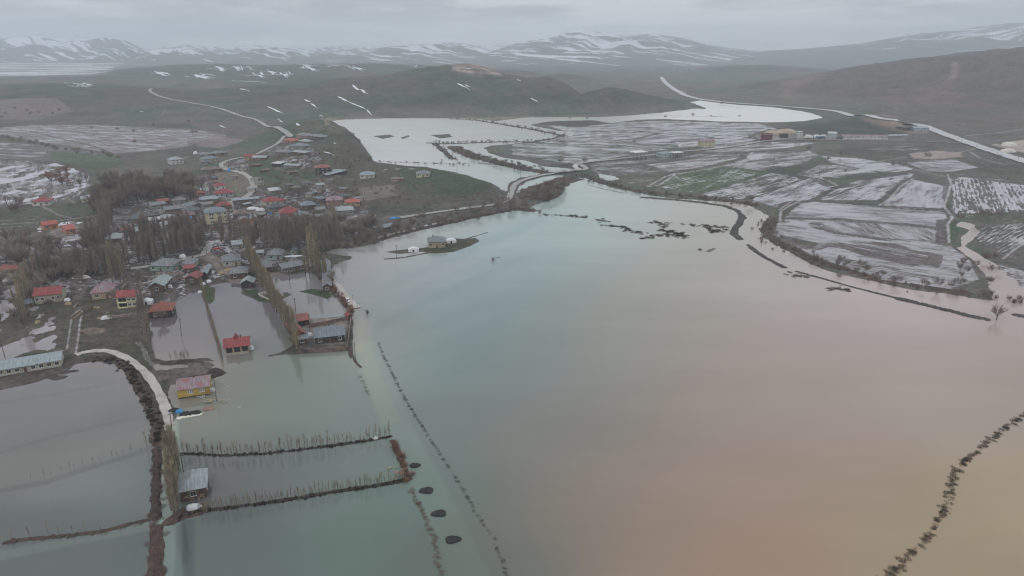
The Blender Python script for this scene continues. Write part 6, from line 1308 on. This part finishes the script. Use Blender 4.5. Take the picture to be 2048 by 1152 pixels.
def make_tree(kind, seed):
    rr = random.Random(seed); mt, mc = MB(), MB()
    if kind == 'poplar':       # 12 m, narrow, branches straight up
        H_ = 11.5; mt.tube((0, 0, -.5), (0, 0, H_*.55), .20, .12, 6, False); mt.tube((0, 0, H_*.55), (rr.uniform(-.2, .2), rr.uniform(-.2, .2), H_), .12, .02, 4, False)
        for i in range(60):
            z = H_*(.10+.80*(i/60)); a = rr.uniform(0, 6.28); s = rr.uniform(.18, .6); L = H_*rr.uniform(.12, .25)*(1.2-.6*i/60)
            d = Vector((math.cos(a)*math.sin(s), math.sin(a)*math.sin(s), math.cos(s))); p = Vector((0, 0, z)); q = p+d*L; mc.tube(p, q, .035, .012, 3, False)
            for k in range(14):
                t = rr.uniform(.1, 1); b = p+d*L*t; a2 = rr.uniform(0, 6.28); s2 = rr.uniform(.1, .7); e = Vector((math.cos(a2)*math.sin(s2), math.sin(a2)*math.sin(s2), math.cos(s2)))
                mc.blade(b, b+e*rr.uniform(.6, 1.4), .045, rr)
        cm = M_POP
    elif kind == 'broad_tree':   # 8 m, rounded open crown on a short trunk
        p = Vector((0, 0, -.4)); mt.tube(p, (0, 0, 2.2), .26, .2, 6, False)
        for k in range(7):
            a = k*.9+rr.uniform(-.3, .3); s = rr.uniform(.2, .75); d = Vector((math.cos(a)*math.sin(s), math.sin(a)*math.sin(s), math.cos(s)))
            grow(mt, mc, Vector((0, 0, rr.uniform(1.4, 2.2))), d, rr.uniform(2.6, 3.6), .11, 1, 4, (.5, .55, .6, .6), (1, 6, 5, 5), rr, .12, .05)
        cm = M_TREE
    elif kind == 'shrub':      # 3 m, many stems from the ground
        for k in range(16):
            a = rr.uniform(0, 6.28); s = rr.uniform(.05, .75); d = Vector((math.cos(a)*math.sin(s), math.sin(a)*math.sin(s), math.cos(s)))
            grow(mt, mc, Vector((rr.uniform(-.8, .8), rr.uniform(-.8, .8), -.2)), d, rr.uniform(1.2, 2.2), .04, 1, 3, (.5, .5, .6), (1, 6, 5), rr, .1, .055)
        cm = M_SHR
    elif kind == 'sapling':    # 5 m, a thin upright stem with whippy twigs
        mt.tube((0, 0, -.5), (rr.uniform(-.2, .2), rr.uniform(-.2, .2), 4.6), .06, .015, 4, False)
        for i in range(26):
            z = rr.uniform(.8, 4.2); a = rr.uniform(0, 6.28); s = rr.uniform(.2, .6); d = Vector((math.cos(a)*math.sin(s), math.sin(a)*math.sin(s), math.cos(s))); q = Vector((0, 0, z))+d*rr.uniform(.6, 1.3)
            mc.blade((0, 0, z), q, .05, rr)
            for k in range(4): mc.blade(q-d*.4, q+Vector((rr.uniform(-.3, .3), rr.uniform(-.3, .3), rr.uniform(.3, .7))), .035, rr)
        cm = M_SAP
    else:                      # reeds or dead weeds, about 1 m, standing in a clump
        for i in range(240):
            a = rr.uniform(0, 6.28); r_ = 1.1*math.sqrt(rr.random()); x, y = r_*math.cos(a)*1.3, r_*math.sin(a)*.8
            mc.blade((x, y, -.2), (x+rr.uniform(-.3, .3), y+rr.uniform(-.3, .3), rr.uniform(.4, 1.15)), .09, rr)
        cm = M_REED
    return mt, mc, cm
PROTO = {}
def proto(kind, variant, mat=None):
    k = (kind, variant, mat.name if mat else None)
    if k not in PROTO:
        mt, mc, cm = make_tree(kind, 100+variant)
        def me(m, nm, mm_):
            e = bpy.data.meshes.new(nm); e.from_pydata(m.V, [], m.F); e.materials.append(mm_); return e
        PROTO[k] = (me(mt, 'trunk', M_BARK) if mt.V else None, me(mc, 'crown', mat or cm))
    return PROTO[k]
COUNT = {}; REST = {}
CAP = {'poplar': 300, 'broad_tree': 330, 'shrub': 300, 'sapling': 270, 'reed_clump': 300}
PARTN = {'poplar': ('trunk', 'crown'), 'broad_tree': ('trunk', 'crown'), 'shrub': ('stems', 'crown'), 'sapling': ('trunk', 'crown')}
def plant(kind, p, s, label, group, mat=None, sz=None, rr=rnd, bury=0.0):
    COUNT[kind] = COUNT.get(kind, 0)+1
    v = rr.randrange(4 if kind in ('poplar', 'broad_tree') else 5); tm, cmz = proto(kind, v, mat)
    loc = (p.x, p.y, p.z-bury); rot = (rr.uniform(-.04, .04), rr.uniform(-.04, .04), rr.uniform(0, 6.28)); sc = (s, s, s*(sz or 1))
    if COUNT[kind] > CAP[kind]:
        REST.setdefault((kind, mat), []).append((tm, cmz, Matrix.LocRotScale(Vector(loc), Matrix.Rotation(rot[2], 3, 'Z').to_quaternion(), Vector(sc)))); return
    if tm is None or kind == 'sapling' and False:
        o = bpy.data.objects.new(kind, cmz); link(o); o.location = loc; o.rotation_euler = rot; o.scale = sc
    else:
        o = empty(kind, loc); o.rotation_euler = rot; o.scale = sc
        a, b = PARTN[kind]; x = bpy.data.objects.new(a, tm); link(x, o); y = bpy.data.objects.new(b, cmz); link(y, o)
    tag(o, label, {'poplar': 'tree', 'broad_tree': 'tree', 'sapling': 'young tree', 'shrub': 'shrub', 'reed_clump': 'reeds'}[kind], group); return o
def row(kind, P, n, s, label, group, mat=None, jit=1.0, sz=None, smin=.75, minz=None, bury=0.0):
    W_ = [at(*q) for q in P]; seg = [(b-a).length for a, b in zip(W_[:-1], W_[1:])]; tot = sum(seg)
    for i in range(n):
        t = (i+rnd.uniform(-.4, .4)+.5)/n*tot; k = 0
        while k < len(seg)-1 and t > seg[k]: t -= seg[k]; k += 1
        q = W_[k].lerp(W_[k+1], max(0, min(1, t/seg[k]))); x, y = q.x+rnd.gauss(0, jit), q.y+rnd.gauss(0, jit)
        plant(kind, Vector((x, y, max(zat(x, y), -.25))), s*rnd.uniform(smin, 1.15), label, group, mat, sz, bury=bury)
def area(kind, P, n, s, label, group, mat=None, smin=.7, sz=None, dry=False):
    P = [tuple(p) for p in P]; xs = [p[0] for p in P]; ys = [p[1] for p in P]; Pn = np.array(P, float); k = 0; g = 0
    while k < n and g < n*40:
        g += 1; x, y = rnd.uniform(min(xs), max(xs)), rnd.uniform(min(ys), max(ys))
        if not inpoly(np.array([x]), np.array([y]), Pn)[0]: continue
        p = at(x, y)
        if dry and p.z < .05: continue
        if any((Vector((p.x, p.y, 0))-Vector((r.location.x, r.location.y, 0))).length < 9 for r, L, D in HOUSES): continue
        plant(kind, Vector((p.x, p.y, max(zat(p.x, p.y), -.3))), s*rnd.uniform(smin, 1.2), label, group, mat, sz); k += 1
# nearest first: those that show largest are individuals
row('poplar', [(351, 1038), (349, 1000), (347, 955), (346, 918)], 30, 1.15, 'tall bare poplar in the row left of the lone grey house', 'poplars left of the lone grey house', jit=.7)
row('poplar', [(594, 704), (588, 680), (570, 650), (552, 620), (536, 590), (522, 566), (510, 545), (498, 520)], 72, 1.2, 'tall tan poplar in the long row between the two flooded plots', 'poplars between the two flooded plots', jit=.5)
row('poplar', [(446, 722), (436, 690), (426, 655), (416, 620), (408, 590), (400, 560)], 48, .42, 'thin short poplar in the narrow row left of the flooded red-roofed house', 'thin poplars left of the flooded red-roofed house', jit=.3, sz=1.1)
row('poplar', [(290, 690), (288, 660), (285, 630), (282, 605)], 20, 1.0, 'brownish poplar in the row right of the cream two-storey house', 'poplars right of the cream two-storey house', M_TREE, jit=.9)
row('poplar', [(44, 655), (46, 620), (52, 590), (60, 570)], 14, 1.4, 'poplar in the short row left of the big white house', 'poplars left of the big white house', jit=1.2)
row('poplar', [(632, 560), (628, 530), (622, 500)], 20, 1.6, 'tall poplar in the clump above the long narrow grey barn', 'poplars above the long narrow grey barn', jit=1.6)
row('poplar', [(640, 552), (655, 560)], 7, 1.0, 'poplar at the head of the embankment track', 'poplars at the head of the embankment track', jit=1.8)
row('poplar', [(70, 560), (110, 556), (150, 552), (200, 548), (236, 545)], 50, 1.25, 'poplar in the screen in front of the long blue-grey barn', 'poplars in front of the long blue-grey barn', M_TREE, jit=2)
row('poplar', [(225, 575), (240, 555), (232, 540)], 12, 1.5, 'poplar in the clump right of the long blue-grey barn', 'poplars right of the long blue-grey barn', jit=2)
row('poplar', [(262, 525), (300, 522), (340, 515), (380, 508), (410, 496)], 70, 1.35, 'poplar in the upper roadside belt above the mint-walled house', 'poplars above the mint-walled house', M_TREE, jit=2.6)
area('poplar', [(440, 500), (500, 508), (600, 505), (690, 500), (690, 482), (600, 470), (500, 472), (440, 478)], 150, 1.4, 'poplar in the dense belt between the village square and the flooded plots', 'dense poplar belt below the village square', M_TREE)
area('poplar', [(250, 500), (400, 488), (420, 470), (340, 468), (250, 482)], 100, 1.4, 'poplar in the dense belt below the long pale barn', 'dense poplar belt below the long pale barn', M_TREE)
row('poplar', [(207, 508), (215, 485), (218, 455), (212, 430)], 36, 1.6, 'poplar in the tall column left of the long pale barn', 'tall poplars left of the long pale barn', M_TREE, jit=3)
row('poplar', [(668, 470), (672, 450), (668, 430)], 8, 1.2, 'poplar left of the pale grey weathered house', 'poplars left of the pale grey weathered house', jit=1.5)
row('sapling', [(362, 908), (400, 910), (450, 912), (520, 909), (600, 901), (680, 890), (740, 882), (782, 874)], 96, 1.05, 'thin bare sapling in the upper hedge line in the water', 'saplings of the upper hedge line in the water', jit=.45, smin=.45)
row('sapling', [(395, 1022), (470, 1015), (560, 1003), (640, 989), (740, 974), (812, 961)], 130, .85, 'thin bare sapling in the lower hedge line in the water', 'saplings of the lower hedge line in the water', jit=.4, smin=.5)
row('sapling', [(350, 721), (364, 722), (380, 721)], 12, .9, 'sapling in the small drowned clump at the foot of the first plot', 'drowned sapling clump at the foot of the first plot', jit=.8)
row('sapling', [(292, 898), (300, 893), (306, 890)], 4, 1.1, 'sapling at the gap in the soil bank beside the flooded road', 'saplings at the gap in the soil bank', jit=.5)
row('sapling', [(3, 1085), (28, 1088), (90, 1066), (232, 1068), (250, 1065)], 8, .75, 'sapling sticking out along the lower left field bank', 'saplings along the lower left field bank', jit=.8)
row('sapling', [(60, 958), (130, 940), (165, 930), (250, 908), (285, 898)], 14, .45, 'stunted sapling in the water line across the lower left field', 'stunted saplings across the lower left field', M_TREE, jit=.6, smin=.6)
row('shrub', [(786, 884), (797, 905), (808, 930), (816, 958)], 22, .62, 'rust-brown shrub in the short hedge joining the two sapling lines', 'rust-brown shrubs joining the two sapling lines', M_RED, jit=.5)
row('shrub', [(650, 552), (664, 572), (680, 592), (698, 622), (700, 636)], 34, .85, 'reddish shrub on the bank between the flooded plot and the embankment track', 'reddish shrubs beside the embankment track', M_RED, jit=1.0)
row('shrub', [(594, 705), (590, 690), (586, 675)], 5, .9, 'shrub at the foot of the last poplar by the walled yard', 'shrubs at the foot of the last poplar', M_POP, jit=.8)
row('broad_tree', [(662, 570), (668, 560)], 2, 1.0, 'spreading tree on the embankment above the white car', 'spreading trees on the embankment', jit=.6)
plant('broad_tree', at(325, 645), .95, 'wide bare tree in front of the dull red-roofed house, mirrored in the plot', 'garden trees of the flooded plot')
plant('broad_tree', at(1993, 640), 1.05, 'lone spreading tree in the brown water at the end of the long levee', 'lone trees in the brown water', M_SHR)
plant('shrub', at(734, 628), .8, 'lone shrub in the water right of the embankment tip', 'lone shrubs in the lake'); plant('shrub', at(986, 522), .85, 'lone dark bush far out in the lake below the islet', 'lone bush in mid lake')
plant('broad_tree', at(749, 488), .8, 'drowned willow right of the spit near the shore', 'drowned willow'); plant('shrub', at(749, 489), 1.3, 'bush around the foot of the drowned willow', 'bush at the drowned willow'); plant('shrub', at(703, 494), 1.2, 'round yellowish willow bush at the end of the reed bank', 'yellowish willow bush', M_POP)
plant('shrub', at(1079, 427), 1.3, 'lone willow in turquoise water left of the marsh patches', 'lone willow in turquoise water', M_SAP); plant('shrub', at(347, 884), .8, 'small olive bush at the foot of the leaning pole', 'small olive bush', M_POP)
row('broad_tree', [(225, 640), (215, 632)], 2, .55, 'low garden bush in front of the cream two-storey house', 'garden bushes by the cream house', M_POP)
area('broad_tree', [(10, 530), (20, 490), (50, 480), (60, 520), (40, 545)], 14, 1.7, 'tree in the round dark clump at the left edge', 'round dark clump at the left edge', M_TREE)
area('broad_tree', [(66, 530), (70, 500), (92, 495), (98, 525)], 8, 1.3, 'tree in the small clump right of the left-edge clump', 'small clump near the left edge', M_TREE)
area('broad_tree', [(-20, 440), (0, 400), (40, 405), (58, 430), (40, 440)], 10, .95, 'tree in the clump left of the lone red-roofed meadow house', 'clump by the lone red-roofed meadow house', M_SHR)
area('broad_tree', [(168, 500), (190, 470), (205, 480), (200, 505)], 14, 1.5, 'tree in the reddish clump right of the orange houses', 'reddish clump right of the orange houses', M_SHR)
area('broad_tree', [(88, 372), (100, 350), (135, 352), (142, 370), (120, 376)], 12, 1.3, 'tree in the russet clump on the drowned meadow', 'russet clump on the drowned meadow', M_RED)
area('broad_tree', [(150, 372), (165, 350), (180, 360), (170, 376)], 4, .9, 'small tree right of the russet clump', 'small trees right of the russet clump')
area('broad_tree', [(0, 545), (140, 520), (150, 548), (60, 600), (0, 600)], 26, 1.1, 'bare tree standing in the wet ground left of the road junction', 'trees left of the lower road junction', M_TREE)
area('broad_tree', [(90, 480), (180, 500), (240, 515), (236, 540), (100, 530)], 22, 1.15, 'bare tree between the orange houses and the lower road', 'trees below the orange houses', M_SHR)
area('broad_tree', [(20, 600), (70, 620), (60, 660), (0, 650)], 7, .8, 'garden tree left of the big white house garden', 'garden trees at the left edge', M_TREE)
area('broad_tree', [(190, 405), (215, 372), (300, 360), (400, 368), (412, 395), (380, 404), (300, 404), (260, 420), (210, 440), (175, 420)], 150, 1.7, 'tree in the big dense grove left of the village', 'big dense grove left of the village', M_SHR)
row('broad_tree', [(160, 560), (130, 545), (110, 540), (70, 548)], 16, 1.2, 'tree behind the screen of poplars near the lower road', 'trees behind the poplar screen')
area('broad_tree', [(540, 470), (740, 478), (760, 455), (700, 440), (600, 450)], 64, 1.25, 'tree scattered among the houses above the shore', 'trees among the houses above the shore')
area('broad_tree', [(540, 400), (650, 400), (650, 380), (560, 372)], 18, .9, 'tree on the slope behind the red-roofed trio', 'trees on the slope behind the red-roofed trio')
row('broad_tree', [(650, 500), (690, 490), (740, 476), (790, 463), (850, 450), (900, 440), (960, 428), (1010, 420), (1050, 414)], 85, .95, 'shore tree with drowned foot along the road under the promontory', 'shore trees under the promontory', jit=4, smin=.5)
row('broad_tree', [(980, 404), (1010, 408), (1050, 402), (1100, 392)], 26, .8, 'tree beside the causeway bend', 'trees beside the causeway bend', jit=4, smin=.6)
area('broad_tree', [(1060, 402), (1080, 378), (1105, 368), (1135, 362), (1138, 380), (1110, 400), (1085, 408)], 42, .95, 'tree in the dense thicket below the bridge', 'thicket below the bridge', M_SHR)
row('broad_tree', [(940, 312), (970, 322), (1010, 330), (1050, 338), (1080, 342)], 30, .72, 'tree in the river strip of the upper lake', 'river strip of the upper lake', M_SHR, jit=5)
row('broad_tree', [(862, 286), (900, 288), (960, 285), (1010, 285), (1070, 284)], 20, .55, 'small tree on the far strip in the upper lake', 'far strip in the upper lake', jit=4)
row('broad_tree', [(1640, 524), (1668, 531), (1684, 524), (1720, 548), (1780, 562), (1845, 578), (1850, 580), (1910, 582), (1920, 575)], 16, .85, 'taller bare tree on the brown river bank at the right', 'taller trees on the right river bank', jit=3, smin=.6)
area('broad_tree', [(1900, 560), (1920, 520), (1990, 520), (2005, 560), (1990, 590), (1960, 588)], 14, .75, 'low tree in the drowned scrub at the right edge', 'drowned scrub at the right edge', M_SHR)
row('shrub', [(1544, 438), (1532, 458), (1548, 480), (1600, 508), (1660, 532), (1720, 549), (1790, 566), (1870, 580), (1932, 588)], 105, .85, 'reddish shrub along the right bank of the brown river', 'shrubs along the right bank of the brown river', M_SHR, jit=4.5, smin=.4)
row('shrub', [(1960, 590), (2000, 600), (2048, 606)], 10, 1.0, 'shrub in the last stretch of bank at the right edge', 'shrubs in the last stretch of bank', M_SHR, jit=3)
row('shrub', [(1165, 350), (1200, 364), (1240, 376), (1300, 387), (1380, 395), (1460, 403), (1510, 411)], 80, 1.0, 'shrub on the field bank below the bridge', 'shrubs on the field bank below the bridge', M_SHR, jit=4)
row('shrub', [(660, 500), (740, 482), (800, 466), (850, 454), (900, 443), (960, 432), (1020, 420), (1062, 420)], 70, .9, 'low shrub along the flooded shore road', 'shrubs along the flooded shore road', M_SHR, jit=3)
row('shrub', [(908, 296), (940, 312), (980, 322), (1040, 334), (1085, 343)], 70, 1.2, 'shrub in the river strip of the upper lake', 'shrubs of the river strip in the upper lake', M_SHR, jit=6)
row('shrub', [(858, 286), (900, 288), (980, 285), (1060, 284), (1112, 279)], 40, 1.0, 'shrub on the far strip in the upper lake', 'shrubs on the far strip in the upper lake', M_SHR, jit=5)
row('shrub', [(870, 288), (886, 302), (905, 318), (930, 330), (800, 326), (740, 322)], 40, .8, 'shrub', 'shrubs', M_SHR, jit=4)
row('shrub', [(905, 238), (950, 241), (1000, 248), (1060, 258), (1110, 268), (1135, 275)], 60, 1.1, 'shrub', 'shrubs', M_SHR, jit=6)
row('shrub', [(10, 275), (60, 285), (120, 300), (200, 310), (240, 318)], 26, 1.8, 'shrub', 'shrubs', M_SHR, jit=4)
area('shrub', [(560, 350), (640, 300), (720, 300), (740, 330), (640, 345)], 30, .9, 'shrub', 'shrubs', M_SHR)
area('shrub', [(700, 340), (1000, 395), (1000, 405), (740, 430), (650, 440), (600, 370)], 60, .9, 'shrub', 'shrubs', M_TREE)
for x, y, s in ((1174, 242, 1.4), (1140, 240, 1.0), (1330, 238, 1.2), (1385, 236, 1.6), (1421, 236, 1.0), (1479, 236, 1.0), (1443, 211, 1.6), (1318, 228, 1.5), (1615, 305, 1.6), (1655, 325, 1.3), (1680, 313, 1.1), (1785, 336, 1.2), (1134, 255, 1.3), (1268, 288, 1.0), (1690, 348, 1.0), (1500, 408, 1.4), (1920, 446, 1.3), (1960, 440, 1.6), (1975, 442, 1.6), (1998, 440, 1.4), (2045, 430, 2.0), (1855, 322, 1.8), (1995, 325, 1.6), (1120, 332, 1.8), (1170, 330, 1.6), (1140, 337, 1.2)):
    plant('broad_tree', at(x, y), .8*s, 'scattered small tree on the wet plain at the right', 'scattered trees on the right-hand plain', M_TREE)
for x, y in ((5, 240), (12, 232), (30, 222), (55, 225), (62, 232), (78, 230), (106, 232), (185, 262), (235, 264), (268, 268), (308, 256), (378, 248), (385, 271), (392, 270), (315, 220), (270, 290), (120, 225)):
    plant('broad_tree', at(x, y), 1.1, 'scattered small tree on the plain behind the village', 'scattered trees on the plain behind the village', M_TREE)
area('broad_tree', [(540, 360), (640, 300), (700, 330), (690, 400), (560, 400)], 26, .8, 'tree', 'trees')
area('broad_tree', [(300, 440), (420, 400), (520, 440), (640, 430), (700, 440), (640, 460), (300, 470)], 40, .85, 'tree', 'trees')
area('broad_tree', [(40, 600), (160, 560), (300, 545), (330, 590), (200, 640), (60, 640)], 14, .7, 'tree', 'trees')
# reeds, dead weeds and tussocks
def reeds(P, n, s, label, group, mat=None, jit=.5, smin=.6, sz=None): row('reed_clump', P, n, s, label, group, mat, jit, sz, smin)
reeds([(757, 686), (768, 715), (790, 760), (820, 815), (850, 862), (885, 915), (920, 970), (955, 1030), (985, 1075), (1008, 1135), (1018, 1175)], 150, .55, 'dark weed tuft in the long dotted line running down through the lake', 'dotted weed line running down through the lake', M_DRK, .2, .35)
reeds([(2075, 812), (2040, 835), (2000, 865), (1960, 898), (1920, 930), (1905, 960), (1898, 1000), (1880, 1040), (1850, 1080), (1810, 1120), (1775, 1152), (1740, 1180)], 130, .8, 'dark weed tuft in the slanting line at the lower right', 'slanting weed line at the lower right', M_DRK, .55, .3)
reeds([(820, 975), (838, 1010), (855, 1045), (868, 1080), (876, 1120), (882, 1160)], 60, .6, 'reddish weed tuft in the short line beside the soil heaps', 'reddish weed line beside the soil heaps', M_RED, .35)
reeds([(720, 752), (730, 770), (737, 792)], 12, .7, 'weed tuft in the short line below the walled yard', 'short weed line below the walled yard', M_TREE, .25)
for (Q, n) in (([(1095, 429), (1112, 431)], 3), ([(1130, 431), (1150, 433), (1175, 434)], 9), ([(1198, 440), (1210, 443)], 5), ([(1212, 451), (1240, 454), (1270, 464), (1285, 468)], 18), ([(1298, 444), (1330, 446), (1325, 456)], 12), ([(1320, 460), (1350, 466), (1372, 472)], 20), ([(1288, 478), (1305, 474), (1330, 468), (1365, 475)], 16), ([(1380, 449), (1410, 452), (1455, 455)], 14), ([(1415, 455), (1430, 465), (1452, 460)], 12), ([(1405, 502), (1416, 501)], 2), ([(1585, 550), (1620, 552)], 4), ([(1660, 580), (1690, 578)], 7)):
    reeds(Q, int(n*3), 1.3, 'brown reed clump in the marsh patches near the dark levee', 'marsh patches near the dark levee', M_REED, 1.9, .5, .7)
reeds([(757, 686), (768, 715), (790, 760), (820, 815), (850, 862), (885, 915), (920, 970), (955, 1030), (985, 1075), (1008, 1135), (1018, 1175)], 230, .42, 'dead weeds', 'dead weeds', M_DRK, .14, .35)
reeds([(2075, 812), (2040, 835), (2000, 865), (1960, 898), (1920, 930), (1905, 960), (1898, 1000), (1880, 1040), (1850, 1080), (1810, 1120), (1775, 1152), (1740, 1180)], 200, .6, 'dead weeds', 'dead weeds', M_DRK, .5, .3)
reeds([(190, 718), (240, 724), (268, 750), (290, 790), (303, 820), (314, 850), (316, 885)], 90, .75, 'dead weeds', 'dead weeds', M_REED, 1.0)
reeds([(314, 900), (314, 960), (311, 1030), (313, 1058), (313, 1100), (313, 1180)], 90, .75, 'dead weeds', 'dead weeds', M_SHR, .9)
reeds([(310, 1040), (210, 1062), (100, 1075), (10, 1086)], 40, .5, 'dead weeds', 'dead weeds', M_SHR, .5)
reeds([(362, 907), (450, 911), (520, 908), (680, 889), (782, 873)], 70, .5, 'dead weeds', 'dead weeds', M_REED, .4)
reeds([(355, 1036), (400, 1020), (560, 1002), (740, 973), (815, 960)], 70, .5, 'dead weeds', 'dead weeds', M_REED, .4)
# all that is beyond the first few hundred of a kind: one mass for each
for (kind, mat), L_ in REST.items():
    Vs = []; Fs = []; off = 0; mm_ = None
    for tm, cmz, M4 in L_:
        n = len(cmz.vertices); A_ = np.empty(n*3, np.float32); cmz.vertices.foreach_get('co', A_); A_ = A_.reshape(-1, 3); R_ = np.array(M4)
        Vs.append(A_@R_[:3, :3].T+R_[:3, 3]); lv = np.empty(len(cmz.loops), np.int32); cmz.loops.foreach_get('vertex_index', lv); ls = np.empty(len(cmz.polygons), np.int32); cmz.polygons.foreach_get('loop_total', ls)
        Fs.append((lv+off, ls)); off += n; mm_ = cmz.materials[0]
    V = np.concatenate(Vs).astype(np.float32); lv = np.concatenate([f[0] for f in Fs]); ls = np.concatenate([f[1] for f in Fs])
    me = bpy.data.meshes.new('undergrowth'); me.vertices.add(len(V)); me.vertices.foreach_set('co', V.reshape(-1)); me.loops.add(len(lv)); me.loops.foreach_set('vertex_index', lv)
    me.polygons.add(len(ls)); me.polygons.foreach_set('loop_start', np.concatenate([[0], np.cumsum(ls)[:-1]]).astype(np.int32)); me.polygons.foreach_set('loop_total', ls); me.update(calc_edges=True); me.materials.append(mm_)
    nm = {'poplar': 'distant_trees', 'broad_tree': 'distant_trees', 'shrub': 'scrub', 'sapling': 'scrub', 'reed_clump': 'weeds'}[kind]
    o = bpy.data.objects.new(nm, me); link(o); tag(o, {'distant_trees': 'remaining bare trees seen as one mass', 'scrub': 'far brown scrub along banks and slopes', 'weeds': 'dead weeds covering the banks'}[nm], {'distant_trees': 'trees', 'scrub': 'scrub', 'weeds': 'weeds'}[nm], kind='stuff')
print('COUNTS', COUNT, {k[0]: len(v) for k, v in REST.items()})
